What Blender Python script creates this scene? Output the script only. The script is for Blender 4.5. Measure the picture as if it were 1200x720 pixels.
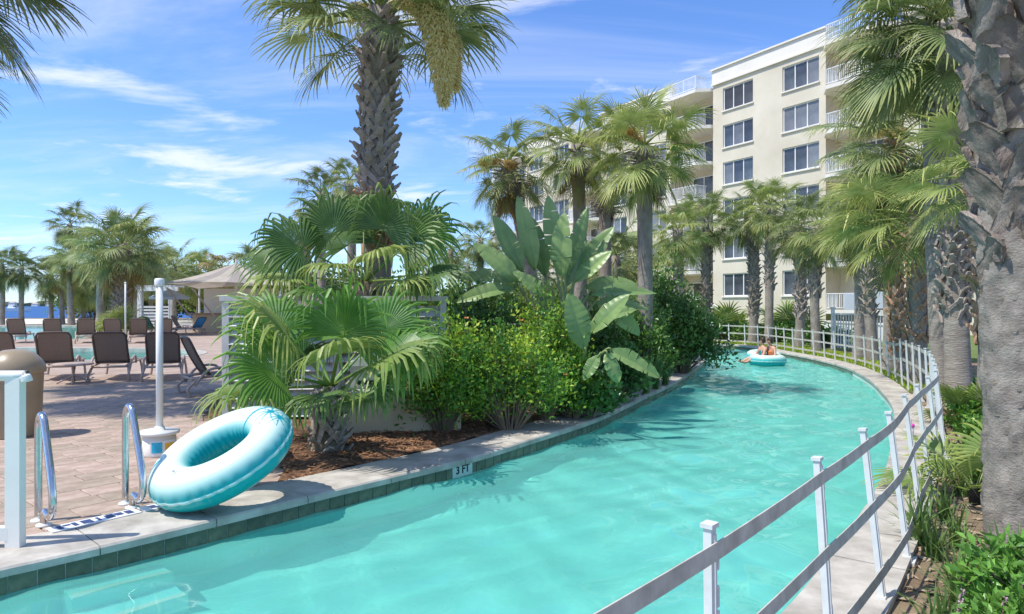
import bpy, bmesh, math, random
import numpy as np
from mathutils import Vector, Matrix, Euler
from mathutils.geometry import delaunay_2d_cdt
R = math.radians
scene = bpy.context.scene
col = scene.collection
for o in list(bpy.data.objects):
    bpy.data.objects.remove(o)

# ---------------------------------------------------------------- camera, sky, sun, exposure
CAM_H, F, HZ = 1.65, 800.0, 358.0          # eye height, focal length and horizon row in photo pixels (1200 x 720)
cam_d = bpy.data.cameras.new('camera'); cam = bpy.data.objects.new('camera', cam_d); col.objects.link(cam)
cam.location = (0, 0, CAM_H); cam.rotation_euler = (R(90), 0, 0)
cam_d.sensor_width = 36; cam_d.lens = 36 * F / 1200; cam_d.shift_y = (HZ - 360) / 1200
cam_d.clip_start = .05; cam_d.clip_end = 20000
scene.camera = cam

SUN = Vector((-.53, -.20, 1)).normalized()  # towards the sun
world = bpy.data.worlds.new('World'); scene.world = world; world.use_nodes = True
nt = world.node_tree; nt.nodes.clear()
out = nt.nodes.new('ShaderNodeOutputWorld'); bg = nt.nodes.new('ShaderNodeBackground')
bg.inputs['Strength'].default_value = .15
sky = nt.nodes.new('ShaderNodeTexSky'); sky.sky_type = 'NISHITA'; sky.sun_disc = False
sky.sun_elevation = math.asin(SUN.z); sky.sun_rotation = math.atan2(SUN.x, SUN.y)
sky.air_density = 1.0; sky.dust_density = .2; sky.ozone_density = 3.2; sky.altitude = 0
def wn(t, **kw):
    n = nt.nodes.new(t)
    for k, v in kw.items(): setattr(n, k, v)
    return n
def wl(a, b): nt.links.new(a, b)
# thin cirrus and a few puffs, laid on a plane high above the place
tc = wn('ShaderNodeTexCoord'); sep = wn('ShaderNodeSeparateXYZ'); wl(tc.outputs['Generated'], sep.inputs[0])
zc = wn('ShaderNodeMath', operation='MAXIMUM'); wl(sep.outputs['Z'], zc.inputs[0]); zc.inputs[1].default_value = 0.0
za = wn('ShaderNodeMath', operation='ADD'); wl(zc.outputs[0], za.inputs[0]); za.inputs[1].default_value = .10
dv = wn('ShaderNodeVectorMath', operation='DIVIDE'); wl(tc.outputs['Generated'], dv.inputs[0])
cb = wn('ShaderNodeCombineXYZ'); [wl(za.outputs[0], cb.inputs[i]) for i in range(3)]; wl(cb.outputs[0], dv.inputs[1])
def cloud(loc, rot, scl, nscale, det, rough, lo, hi, dist=0.0):
    mp = wn('ShaderNodeMapping'); mp.inputs['Location'].default_value = loc; mp.inputs['Rotation'].default_value = (0, 0, R(rot)); mp.inputs['Scale'].default_value = scl
    wl(dv.outputs[0], mp.inputs[0])
    ns = wn('ShaderNodeTexNoise'); ns.inputs['Scale'].default_value = nscale; ns.inputs['Detail'].default_value = det; ns.inputs['Roughness'].default_value = rough; ns.inputs['Distortion'].default_value = dist
    wl(mp.outputs[0], ns.inputs['Vector'])
    rm = wn('ShaderNodeMapRange'); rm.interpolation_type = 'SMOOTHSTEP'; rm.inputs['From Min'].default_value = lo; rm.inputs['From Max'].default_value = hi
    wl(ns.outputs['Fac'], rm.inputs['Value']); return rm.outputs[0]
c1 = cloud((3.1, 1.7, 0), 24, (.42, 1.5, 1), .9, 7, .62, .47, .80, .6)       # long wisps
c2 = cloud((0.4, 8.8, 0), -8, (.85, 1.3, 1), 1.5, 8, .6, .505, .70, .3)        # denser banks
m1 = wn('ShaderNodeMath', operation='MULTIPLY'); wl(c1, m1.inputs[0]); m1.inputs[1].default_value = .5
m2 = wn('ShaderNodeMath', operation='MULTIPLY'); wl(c2, m2.inputs[0]); m2.inputs[1].default_value = .75
mx = wn('ShaderNodeMath', operation='MAXIMUM'); wl(m1.outputs[0], mx.inputs[0]); wl(m2.outputs[0], mx.inputs[1])
mixw = wn('ShaderNodeMix', data_type='RGBA'); wl(mx.outputs[0], mixw.inputs['Factor'])
tint = wn('ShaderNodeMix', data_type='RGBA', blend_type='MULTIPLY'); tint.inputs['Factor'].default_value = 1
wl(sky.outputs[0], tint.inputs[6]); tint.inputs[7].default_value = (.72, .94, 1.30, 1)
wl(tint.outputs[2], mixw.inputs[6]); mixw.inputs[7].default_value = (6.0, 6.2, 6.6, 1)
wl(mixw.outputs[2], bg.inputs['Color']); wl(bg.outputs[0], out.inputs['Surface'])

sl = bpy.data.lights.new('sun', 'SUN'); sl.energy = 4.2; sl.angle = R(.53); sl.cycles.is_caustics_light = True; sl.color = (1, .955, .88)
so = bpy.data.objects.new('sun', sl); col.objects.link(so); so.rotation_euler = SUN.to_track_quat('Z', 'Y').to_euler(); so.location = (-20, -5, 40)
scene.view_settings.view_transform = 'Standard'; scene.view_settings.look = 'None'
scene.view_settings.exposure = .28; scene.view_settings.gamma = 1
scene.render.engine = 'CYCLES'
scene.cycles.max_bounces = 8; scene.cycles.transparent_max_bounces = 12

# ---------------------------------------------------------------- helpers
def P(px, py, Y): return Vector(((px - 600) / F * Y, Y, CAM_H - (py - HZ) / F * Y))
def G(px, py, z=0.0):
    Y = F * (CAM_H - z) / (py - HZ); return Vector(((px - 600) / F * Y, Y, z))
def tag(o, label=None, cat=None, group=None, kind=None):
    if label: o['label'] = label
    if cat: o['category'] = cat
    if group: o['group'] = group
    if kind: o['kind'] = kind
    return o
def empty(name, loc=(0, 0, 0), rz=0.0, label=None, cat=None, group=None, kind=None):
    o = bpy.data.objects.new(name, None); col.objects.link(o); o.location = loc; o.rotation_euler = (0, 0, rz); o.empty_display_size = .1
    return tag(o, label, cat, group, kind)
def link(name, me, parent=None, M=None):
    o = bpy.data.objects.new(name, me); col.objects.link(o)
    if parent: o.parent = parent
    if M is not None: o.matrix_local = M
    return o
def copy_tree(o, parent=None):
    c = o.copy(); col.objects.link(c); c.parent = parent
    for ch in o.children: copy_tree(ch, c)
    return c

class MB:
    def __init__(s): s.v = []; s.f = []; s.m = []; s.mi = 0
    def add(s, vs, fs):
        b = len(s.v); s.v += [tuple(x) for x in vs]
        for f in fs: s.f.append(tuple(b + i for i in f)); s.m.append(s.mi)
        return b
    def box(s, c, d, rz=0.0, taper=1.0):
        x, y, z = d[0] / 2, d[1] / 2, d[2] / 2; ca, sa = math.cos(rz), math.sin(rz); vs = []
        for k, zz in ((1, -z), (taper, z)):
            for sx, sy in ((-1, -1), (1, -1), (1, 1), (-1, 1)):
                a, b = sx * x * k, sy * y * k
                vs.append((c[0] + a * ca - b * sa, c[1] + a * sa + b * ca, c[2] + zz))
        s.add(vs, [(3, 2, 1, 0), (4, 5, 6, 7), (0, 1, 5, 4), (1, 2, 6, 5), (2, 3, 7, 6), (3, 0, 4, 7)]); return s
    def prism(s, a, b, wa, wb, ta, tb, side):
        """bar from a to b, half width along side, half thickness across"""
        a, b, side = Vector(a), Vector(b), Vector(side); ax = (b - a).normalized(); th = ax.cross(side).normalized(); sd = th.cross(ax).normalized()
        vs = []
        for p, w, t in ((a, wa, ta), (b, wb, tb)):
            vs += [p - sd * w - th * t, p + sd * w - th * t, p + sd * w + th * t, p - sd * w + th * t]
        s.add(vs, [(3, 2, 1, 0), (4, 5, 6, 7), (0, 1, 5, 4), (1, 2, 6, 5), (2, 3, 7, 6), (3, 0, 4, 7)]); return s
    def tube(s, pts, r, n=8, cap=True):
        pts = [Vector(p) for p in pts]; rs = r if isinstance(r, (list, tuple)) else [r] * len(pts)
        t0 = (pts[1] - pts[0]).normalized(); u = t0.orthogonal().normalized(); vs = []
        for i, p in enumerate(pts):
            t = (pts[min(i + 1, len(pts) - 1)] - pts[max(i - 1, 0)]).normalized()
            u = (u - t * u.dot(t)).normalized(); w = t.cross(u)
            for k in range(n):
                a = 2 * math.pi * k / n; vs.append(p + (u * math.cos(a) + w * math.sin(a)) * rs[i])
        fs = []
        for i in range(len(pts) - 1):
            for k in range(n):
                k2 = (k + 1) % n; fs.append((i * n + k, i * n + k2, (i + 1) * n + k2, (i + 1) * n + k))
        if cap: fs.append(tuple(reversed(range(n)))); fs.append(tuple((len(pts) - 1) * n + k for k in range(n)))
        s.add(vs, fs); return s
    def lathe(s, prof, c=(0, 0, 0), n=24):
        vs = []
        for r, z in prof:
            for k in range(n):
                a = 2 * math.pi * k / n; vs.append((c[0] + r * math.cos(a), c[1] + r * math.sin(a), c[2] + z))
        fs = []
        for i in range(len(prof) - 1):
            for k in range(n):
                k2 = (k + 1) % n; fs.append((i * n + k, i * n + k2, (i + 1) * n + k2, (i + 1) * n + k))
        fs.append(tuple(reversed(range(n)))); fs.append(tuple((len(prof) - 1) * n + k for k in range(n)))
        s.add(vs, fs); return s
    def mesh(s, name, mats, smooth=False):
        me = bpy.data.meshes.new(name); me.from_pydata(s.v, [], s.f)
        for m in (mats if isinstance(mats, (list, tuple)) else [mats]): me.materials.append(m)
        if any(s.m): me.polygons.foreach_set('material_index', s.m)
        if smooth: me.polygons.foreach_set('use_smooth', [True] * len(s.f))
        me.update(); return me
    def build(s, name, mats, parent=None, smooth=False, M=None): return link(name, s.mesh(name, mats, smooth), parent, M)

def bez(pts, n=24):
    """Catmull-Rom through points"""
    pts = [Vector(p) for p in pts]; out = []
    for i in range(len(pts) - 1):
        p0 = pts[max(i - 1, 0)]; p1 = pts[i]; p2 = pts[i + 1]; p3 = pts[min(i + 2, len(pts) - 1)]
        for k in range(n):
            t = k / n
            out.append(.5 * ((2 * p1) + (p2 - p0) * t + (2 * p0 - 5 * p1 + 4 * p2 - p3) * t * t + (3 * p1 - p0 - 3 * p2 + p3) * t ** 3))
    out.append(pts[-1]); return out
def resample(pts, step):
    cum = [0.0]
    for a, b in zip(pts, pts[1:]): cum.append(cum[-1] + (b - a).length)
    n = max(1, int(round(cum[-1] / step))); out = []; j = 0
    for i in range(n + 1):
        d = min(cum[-1] * i / n, cum[-1]);
        while j < len(pts) - 2 and cum[j + 1] < d: j += 1
        L = cum[j + 1] - cum[j]; out.append(pts[j].lerp(pts[j + 1], (d - cum[j]) / L if L > 1e-9 else 0))
    return out
def offset(pts, d):
    """offset a plan curve to its left by d"""
    out = []
    for i, p in enumerate(pts):
        t = (pts[min(i + 1, len(pts) - 1)] - pts[max(i - 1, 0)]); t.z = 0; t.normalize(); out.append(p + Vector((-t.y, t.x, 0)) * d)
    return out
def inside(x, y, poly):
    c = False; j = len(poly) - 1
    for i in range(len(poly)):
        xi, yi = poly[i][0], poly[i][1]; xj, yj = poly[j][0], poly[j][1]
        if (yi > y) != (yj > y) and x < (xj - xi) * (y - yi) / (yj - yi) + xi: c = not c
        j = i
    return c
def inside_np(xy, poly):
    x, y = xy[:, 0], xy[:, 1]; c = np.zeros(len(xy), bool); p = np.asarray([(q[0], q[1]) for q in poly]); j = len(p) - 1
    for i in range(len(p)):
        (xi, yi), (xj, yj) = p[i], p[j]
        if yi != yj: c ^= ((yi > y) != (yj > y)) & (x < (xj - xi) * (y - yi) / (yj - yi) + xi)
        j = i
    return c
def sheet(name, outer, holes, z, mat, grid=None, zf=None):
    """flat sheet with holes, triangulated; optional inner grid points with a height function"""
    vs = [Vector((p[0], p[1])) for p in outer]; n = len(vs); ed = [(i, (i + 1) % n) for i in range(n)]
    for h in holes:
        b = len(vs); vs += [Vector((p[0], p[1])) for p in h]; m = len(h); ed += [(b + i, b + (i + 1) % m) for i in range(m)]
    if grid:
        x0, x1, y0, y1, st = grid; rs_ = np.random.RandomState(5); gx, gy = np.meshgrid(np.arange(x0, x1, st), np.arange(y0, y1, st)); q = np.stack([gx.ravel(), gy.ravel()], 1); q = q + rs_.uniform(-.3, .3, q.shape) * st
        ok = inside_np(q, outer)
        for h in holes: ok &= ~inside_np(q, h)
        vs += [Vector((float(a_), float(c_))) for a_, c_ in q[ok]]
    v, e, f, _, _, _ = delaunay_2d_cdt(vs, ed, [], 0, 1e-4)
    mb = MB(); keep = []
    va = np.array([(p.x, p.y) for p in v]); ctr = va[np.array([tuple(t) for t in f])].mean(1); okf = inside_np(ctr, outer)
    for h in holes: okf &= ~inside_np(ctr, h)
    for t, k_ in zip(f, okf):
        if k_:
            a, b, c = v[t[0]], v[t[1]], v[t[2]]
            keep.append(t if (b - a).cross(c - a) > 0 else tuple(reversed(t)))
    mb.add([(p.x, p.y, zf(p.x, p.y) if zf else z) for p in v], keep)
    o = mb.build(name, mat, smooth=bool(zf)); return o

# ---------------------------------------------------------------- materials
MATS = {}
def mat(name, c1, c2=None, rough=.7, scale=4.0, bump=0.0, bscale=None, metal=0.0, spec=.35, detail=5, stretch=None, rnd=0.0, lo=.35, hi=.65, trans=0.0, transcol=None, attr=None, bdist=.02):
    if name in MATS: return MATS[name]
    m = bpy.data.materials.new(name); m.use_nodes = True; t = m.node_tree; t.nodes.clear()
    N = lambda k, **kw: [setattr(n, a, b) for n in [t.nodes.new(k)] for a, b in kw.items()] and t.nodes[-1] if kw else t.nodes.new(k)
    L = t.links.new
    o = N('ShaderNodeOutputMaterial'); b = N('ShaderNodeBsdfPrincipled')
    b.inputs['Roughness'].default_value = rough; b.inputs['Metallic'].default_value = metal; b.inputs['Specular IOR Level'].default_value = spec
    tc = N('ShaderNodeTexCoord'); vec = tc.outputs['Object']
    if stretch:
        mp = N('ShaderNodeMapping'); mp.inputs['Scale'].default_value = stretch; L(vec, mp.inputs[0]); vec = mp.outputs[0]
    colout = None
    if c2 is not None:
        ns = N('ShaderNodeTexNoise'); ns.inputs['Scale'].default_value = scale; ns.inputs['Detail'].default_value = detail; ns.inputs['Roughness'].default_value = .62; L(vec, ns.inputs['Vector'])
        mr = N('ShaderNodeMapRange'); mr.inputs['From Min'].default_value = lo; mr.inputs['From Max'].default_value = hi; L(ns.outputs['Fac'], mr.inputs['Value'])
        mi = t.nodes.new('ShaderNodeMix'); mi.data_type = 'RGBA'; L(mr.outputs[0], mi.inputs['Factor']); mi.inputs[6].default_value = (*c1, 1); mi.inputs[7].default_value = (*c2, 1); colout = mi.outputs[2]
    if attr:
        at = t.nodes.new('ShaderNodeAttribute'); at.attribute_name = attr
        if colout is None: colout = at.outputs['Color']
        else:
            mm = t.nodes.new('ShaderNodeMix'); mm.data_type = 'RGBA'; mm.blend_type = 'MULTIPLY'; mm.inputs['Factor'].default_value = 1; L(colout, mm.inputs[6]); L(at.outputs['Color'], mm.inputs[7]); colout = mm.outputs[2]
    if rnd:
        oi = N('ShaderNodeObjectInfo'); hs = N('ShaderNodeHueSaturation')
        r1 = N('ShaderNodeMapRange'); L(oi.outputs['Random'], r1.inputs['Value']); r1.inputs['To Min'].default_value = 1 - rnd; r1.inputs['To Max'].default_value = 1 + rnd; L(r1.outputs[0], hs.inputs['Value'])
        r2 = N('ShaderNodeMapRange'); L(oi.outputs['Random'], r2.inputs['Value']); r2.inputs['To Min'].default_value = .5 + rnd * .07; r2.inputs['To Max'].default_value = .5 - rnd * .07; L(r2.outputs[0], hs.inputs['Hue'])
        if colout is None: hs.inputs['Color'].default_value = (*c1, 1)
        else: L(colout, hs.inputs['Color'])
        colout = hs.outputs[0]
    if colout is None: b.inputs['Base Color'].default_value = (*c1, 1)
    else: L(colout, b.inputs['Base Color'])
    if bump:
        n2 = N('ShaderNodeTexNoise'); n2.inputs['Scale'].default_value = bscale or scale * 3; n2.inputs['Detail'].default_value = 6; n2.inputs['Roughness'].default_value = .65; L(vec, n2.inputs['Vector'])
        bp = N('ShaderNodeBump'); bp.inputs['Strength'].default_value = bump; bp.inputs['Distance'].default_value = bdist; L(n2.outputs['Fac'], bp.inputs['Height']); L(bp.outputs[0], b.inputs['Normal'])
    if trans:
        tr = N('ShaderNodeBsdfTranslucent'); ms = N('ShaderNodeMixShader'); ms.inputs[0].default_value = trans
        if transcol: tr.inputs['Color'].default_value = (*transcol, 1)
        elif colout is not None: L(colout, tr.inputs['Color'])
        else: tr.inputs['Color'].default_value = (*c1, 1)
        L(b.outputs[0], ms.inputs[1]); L(tr.outputs[0], ms.inputs[2]); L(ms.outputs[0], o.inputs['Surface'])
    else: L(b.outputs[0], o.inputs['Surface'])
    MATS[name] = m; return m

M_soil = mat('soil', (.20, .14, .085), (.33, .25, .16), .95, 1.3, .9, 14, bdist=.05)
M_mulch = mat('mulch', (.10, .05, .028), (.30, .16, .085), .95, 6, 1.0, 38, bdist=.04)
M_sand = mat('sand', (.60, .55, .46), (.70, .65, .56), .95, .3, .3, 20)
M_lawn = mat('lawn', (.10, .16, .04), (.20, .25, .07), .95, 2.5, .8, 40, bdist=.05)
M_paver = mat('paver_stone', (.32, .235, .175), (.46, .36, .28), .85, 5, .5, 55, rnd=.16, bdist=.006)
M_joint = mat('paver_joint', (.24, .17, .13), (.32, .24, .19), .95, 20, .4, 80)
M_coping = mat('coping_concrete', (.33, .30, .25), (.56, .52, .45), .85, 3.2, .5, 60, rnd=.05, detail=8, bdist=.006)
M_tile = mat('dark_tile', (.055, .07, .05), (.16, .16, .10), .25, 8, .15, 30, rnd=.22, spec=.5)
M_grout = mat('grout', (.56, .62, .55), (.70, .74, .66), .8, 10, .2, 60)
M_whitetile = mat('white_tile', (.74, .74, .70), (.80, .80, .77), .3, 12)
M_marktile = mat('marker_tile', (.46, .54, .49), (.54, .61, .56), .3, 12)
M_louver = mat('louvre_paint', (.54, .54, .50), (.62, .62, .58), .5, 3, .08, 30)
M_blind = mat('blind_behind_glass', (.15, .16, .175), (.24, .25, .26), .10, .8, spec=.6, rnd=.3)
M_black = mat('black_paint', (.012, .015, .02), rough=.5)
M_blue_ink = mat('blue_ink', (.04, .06, .16), rough=.5)
M_plaster = mat('pool_plaster', (.26, .70, .62), (.38, .80, .72), .8, .9, .15, 10, detail=4)
M_steel = mat('stainless_steel', (.56, .57, .58), (.66, .67, .68), .2, 30, metal=1.0)
M_white = mat('white_paint', (.76, .76, .72), (.82, .82, .79), .45, 3, .08, 30)
M_whitep = mat('white_plastic', (.78, .76, .68), (.84, .82, .74), .35, 3, .05, 20)
M_cream = mat('cream_stucco', (.60, .53, .40), (.74, .67, .53), .92, .22, .25, 14, bdist=.01)
M_cream2 = mat('pale_stucco', (.74, .69, .60), (.80, .75, .66), .92, .4, .25, 14, bdist=.01)
M_glass = mat('dark_glass', (.025, .030, .042), (.09, .10, .115), .06, .6, spec=.7, rnd=.5)
M_door = mat('door_glass', (.05, .05, .05), (.16, .14, .11), .12, 1.2, spec=.5)
M_tan = mat('tan_plastic', (.30, .235, .15), (.36, .28, .185), .38, 3, .05, 30)
M_sling = mat('brown_sling', (.25, .195, .155), (.32, .255, .21), .75, 40, .3, 240, bdist=.003, trans=.25)
M_dkframe = mat('dark_brown_resin', (.09, .065, .05), (.12, .09, .07), .5, 6)
M_frame = mat('taupe_resin', (.42, .32, .26), (.50, .39, .32), .5, 6)
M_blue = mat('blue_fabric', (.05, .28, .66), (.08, .36, .74), .7, 10)
M_green = mat('teal_fabric', (.08, .34, .30), (.12, .42, .36), .7, 10)
M_umb = mat('pale_blue_fabric', (.50, .58, .66), (.60, .68, .74), .8, 4)
M_canopy = mat('canopy_fabric', (.46, .40, .32), (.56, .50, .41), .85, 1.5, trans=.25)
M_canopy_shade = mat('canopy_fold_shade', (.33, .29, .25), (.38, .34, .29), .85, 1.5, trans=.2)  # darker fabric tone: shading of the canopy folds put into the colour
M_barwood = mat('bar_wood', (.32, .18, .11), (.42, .26, .17), .6, 5)
M_wall_tan = mat('tan_wall', (.52, .42, .28), (.60, .50, .35), .9, 2.5, .3, 30, bdist=.008)
M_greybox = mat('grey_enamel', (.46, .47, .44), (.56, .57, .54), .5, 3, .1, 20)
M_fence = mat('fence_plastic', (.62, .63, .60), (.72, .73, .69), .4, 12, .05, 40)
M_strap = mat('strap_webbing', (.46, .43, .36), (.66, .62, .53), .75, 9, .3, 120, bdist=.003, trans=.12)
M_bark = mat('palm_bark', (.20, .165, .13), (.40, .35, .29), .95, 5, 1.0, 26, stretch=(1, 1, .55), lo=.3, hi=.7, bdist=.03)
M_bark2 = mat('palm_bark_smooth', (.24, .20, .165), (.44, .39, .33), .95, 2.5, 1.0, 12, stretch=(1, 1, 4.5), lo=.3, hi=.7, bdist=.03)
M_boot = mat('palm_boot', (.22, .18, .145), (.42, .37, .31), .95, 9, .9, 40, stretch=(1, 1, .5), rnd=.2, lo=.3, hi=.7, bdist=.012)
M_bootw = mat('palm_boot_warm', (.30, .17, .09), (.50, .34, .22), .95, 9, .9, 40, stretch=(1, 1, .5), rnd=.2, bdist=.012)
M_dead = mat('dead_leaf', (.20, .14, .085), (.36, .27, .16), .9, 7, .3, 40, rnd=.2, attr='tint')
M_deadtrunk = mat('shaggy_trunk', (.10, .075, .05), (.24, .19, .13), .95, 7, .8, 40, bdist=.02)
def leafmat(name, c1, c2, scale=3.5, rough=.5, tr=.3, rnd=.14, attr=None, spec=.45):
    tc = tuple(min(1, (a + b) * .5 * k) for a, b, k in zip(c1, c2, (1.25, 1.3, .7)))
    return mat(name, c1, c2, rough, scale, .12, 20, rnd=rnd, trans=tr, spec=spec, attr=attr)
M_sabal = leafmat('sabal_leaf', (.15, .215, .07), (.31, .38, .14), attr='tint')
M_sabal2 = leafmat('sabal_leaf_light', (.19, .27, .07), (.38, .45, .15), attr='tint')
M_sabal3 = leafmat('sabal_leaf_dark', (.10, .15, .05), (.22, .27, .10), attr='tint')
M_sabaly = leafmat('sabal_leaf_yellow', (.25, .21, .07), (.36, .32, .13), attr='tint')
M_fan = leafmat('fan_leaf', (.07, .20, .03), (.15, .31, .055), 2.2, .38, .32, attr='tint')
M_fany = leafmat('fan_leaf_yellow', (.15, .25, .05), (.26, .34, .09), 2.5, .42, .3, attr='tint')
M_fand = leafmat('fan_leaf_dark', (.06, .14, .03), (.14, .24, .06), 2.2, .4, .3, attr='tint')
M_strel = leafmat('paddle_leaf', (.16, .27, .085), (.30, .40, .14), 1.6, .36, .22, .12)
M_strelp = leafmat('paddle_stalk', (.20, .26, .09), (.30, .34, .13), 4, .5, .1)
M_gold = leafmat('golden_leaf', (.23, .40, .035), (.44, .55, .07), 6, .45, .35, 0, 'tint')
M_dkleaf = leafmat('glossy_leaf', (.065, .16, .03), (.14, .27, .06), 6, .32, .25, 0, 'tint')
M_grass = leafmat('blade_leaf', (.09, .18, .04), (.20, .30, .08), 4, .5, .3, .15)
M_stem = mat('woody_stem', (.18, .13, .085), (.28, .21, .14), .9, 8, .4, 40)
M_flower = mat('palm_blossom', (.68, .58, .22), (.80, .70, .34), .85, 14, rnd=.1, trans=.25)
M_flowero = mat('palm_blossom_old', (.46, .30, .08), (.58, .40, .14), .85, 14, rnd=.1, trans=.25)
M_orange = mat('orange_petal', (.70, .18, .05), (.80, .30, .10), .6, 10, trans=.2)
M_far = mat('far_trees', (.05, .075, .05), (.09, .11, .075), .95, .05)
M_skin = mat('skin', (.56, .30, .20), (.64, .37, .26), .5, 6)
M_hair = mat('dark_hair', (.03, .02, .015), (.06, .04, .03), .5, 20)
M_suit1 = mat('teal_swimsuit', (.02, .16, .18), (.03, .22, .24), .6, 10)
M_suit2 = mat('orange_swimsuit', (.75, .20, .06), (.85, .30, .10), .6, 10)
M_pink = mat('pink_plastic', (.75, .07, .42), (.82, .12, .5), .35, 10)
M_cup = mat('clear_cup', (.62, .60, .58), (.7, .68, .66), .2, 10)
M_towel = mat('white_towel', (.76, .76, .78), (.84, .84, .86), .95, 20, .3, 80)
M_yellow = mat('yellow_print', (.75, .42, .04), (.85, .55, .08), .6, 40)
M_sky_blue = mat('cyan_print', (.02, .38, .58), (.05, .48, .66), .6, 20)

def water_mat(name, tintc, body, frac, s1=1.6, s2=6.5, bump=.35):
    m = bpy.data.materials.new(name); m.use_nodes = True; t = m.node_tree; t.nodes.clear(); L = t.links.new; N = t.nodes.new
    o = N('ShaderNodeOutputMaterial'); tc = N('ShaderNodeTexCoord')
    mp = N('ShaderNodeMapping'); mp.inputs['Rotation'].default_value = (0, 0, R(-25)); mp.inputs['Scale'].default_value = (.75, 1.25, 1); L(tc.outputs['Object'], mp.inputs[0])
    n1 = N('ShaderNodeTexNoise'); n1.inputs['Scale'].default_value = s1; n1.inputs['Detail'].default_value = 3; n1.inputs['Distortion'].default_value = 1.0; L(mp.outputs[0], n1.inputs['Vector'])
    n2 = N('ShaderNodeTexNoise'); n2.inputs['Scale'].default_value = s2; n2.inputs['Detail'].default_value = 3; n2.inputs['Distortion'].default_value = .8; L(mp.outputs[0], n2.inputs['Vector'])
    b1 = N('ShaderNodeBump'); b1.inputs['Strength'].default_value = bump; b1.inputs['Distance'].default_value = .22; L(n1.outputs['Fac'], b1.inputs['Height'])
    b2 = N('ShaderNodeBump'); b2.inputs['Strength'].default_value = bump; b2.inputs['Distance'].default_value = .055; L(n2.outputs['Fac'], b2.inputs['Height']); L(b1.outputs[0], b2.inputs['Normal'])
    fr = N('ShaderNodeFresnel'); fr.inputs['IOR'].default_value = 1.33; L(b2.outputs[0], fr.inputs['Normal'])
    gl = N('ShaderNodeBsdfGlossy'); gl.inputs['Roughness'].default_value = .10; L(b2.outputs[0], gl.inputs['Normal'])
    tr = N('ShaderNodeBsdfTransparent'); tr.inputs['Color'].default_value = (*tintc, 1)
    df = N('ShaderNodeBsdfDiffuse')
    n3 = N('ShaderNodeTexNoise'); n3.inputs['Scale'].default_value = 1.5; n3.inputs['Detail'].default_value = 4; n3.inputs['Distortion'].default_value = 1.6; L(mp.outputs[0], n3.inputs['Vector'])
    cm_ = N('ShaderNodeMix'); cm_.data_type = 'RGBA'; cm_.inputs[6].default_value = (*[c * .72 for c in body], 1); cm_.inputs[7].default_value = (*[min(.9, c * 1.3 + .05) for c in body], 1)  # pale and deep body tones paint the blurred caustic light as colour
    m3 = N('ShaderNodeMapRange'); m3.inputs['From Min'].default_value = .36; m3.inputs['From Max'].default_value = .64; L(n3.outputs['Fac'], m3.inputs['Value']); L(m3.outputs[0], cm_.inputs['Factor']); L(cm_.outputs[2], df.inputs['Color']); L(b1.outputs[0], df.inputs['Normal'])
    ms = N('ShaderNodeMixShader'); ms.inputs[0].default_value = frac; L(tr.outputs[0], ms.inputs[1]); L(df.outputs[0], ms.inputs[2])
    mf = N('ShaderNodeMixShader'); L(fr.outputs[0], mf.inputs[0]); L(ms.outputs[0], mf.inputs[1]); L(gl.outputs[0], mf.inputs[2]); L(mf.outputs[0], o.inputs['Surface'])
    MATS[name] = m; return m
m = bpy.data.materials.new('river_water'); m.use_nodes = True; t = m.node_tree; t.nodes.clear()
o_ = t.nodes.new('ShaderNodeOutputMaterial'); g_ = t.nodes.new('ShaderNodeBsdfGlass'); g_.inputs['IOR'].default_value = 1.33; g_.inputs['Roughness'].default_value = 0; g_.inputs['Color'].default_value = (.74, .97, .94, 1)
d_ = t.nodes.new('ShaderNodeBsdfDiffuse'); d_.inputs['Color'].default_value = (.20, .62, .54, 1); x_ = t.nodes.new('ShaderNodeMixShader'); x_.inputs[0].default_value = .33
t.links.new(g_.outputs[0], x_.inputs[1]); t.links.new(d_.outputs[0], x_.inputs[2]); t.links.new(x_.outputs[0], o_.inputs[0]); M_water = m
M_pool = water_mat('pool_water', (.72, .95, .95), (.16, .50, .50), .30, 1.2, 5, .2)
M_sea = mat('sea_water', (.035, .10, .26), (.05, .14, .32), .6, .02, .5, .4, spec=.12, stretch=(1, 3, 1), bdist=.3)
# ---------------------------------------------------------------- the lazy river
WZ = -.16
def V(x, y): return Vector((x, y, 0))
left_px = [(0, 667), (60, 654), (121, 640), (181, 626), (290, 600), (400, 573), (543, 539), (620, 516), (700, 490), (752, 466), (790, 448), (812, 434), (826, 421)]
left_ctrl = [V(-9.5, -4.2), V(-7.2, -.9), V(-5.4, 1.45), V(-4.3, 2.82), V(-3.72, 3.58)] + [G(x, y) for x, y in left_px] + [V(6.35, 23.3), V(6.0, 25.2), V(4.6, 26.4), V(2, 27.2), V(-4, 27.6)]
right_px = [(929, 711), (982, 644), (1027, 578), (1044, 538), (1050, 493), (1047, 475), (1033, 457), (1017, 443), (991, 430), (953, 420), (913, 412.5), (876, 406), (829, 403)]
right_ctrl = [V(-5.0, -6.5), V(-3.4, -2.9), V(-1.6, .25), V(-.25, 1.85), V(.30, 2.40), V(.95, 3.06)] + [G(x, y) for x, y in right_px] + [V(6.6, 30.0), V(3, 30.8), V(-4, 31.2)]
left_bank = resample(bez(left_ctrl), .2); right_bank = resample(bez(right_ctrl), .2)
river = [p for p in left_bank] + [p for p in reversed(right_bank)]
river_in = [(p.x, p.y) for p in river]
CW_L, CW_R = .60, .42
left_out = offset(left_bank, CW_L); right_out = offset(right_bank, -CW_R)

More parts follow.
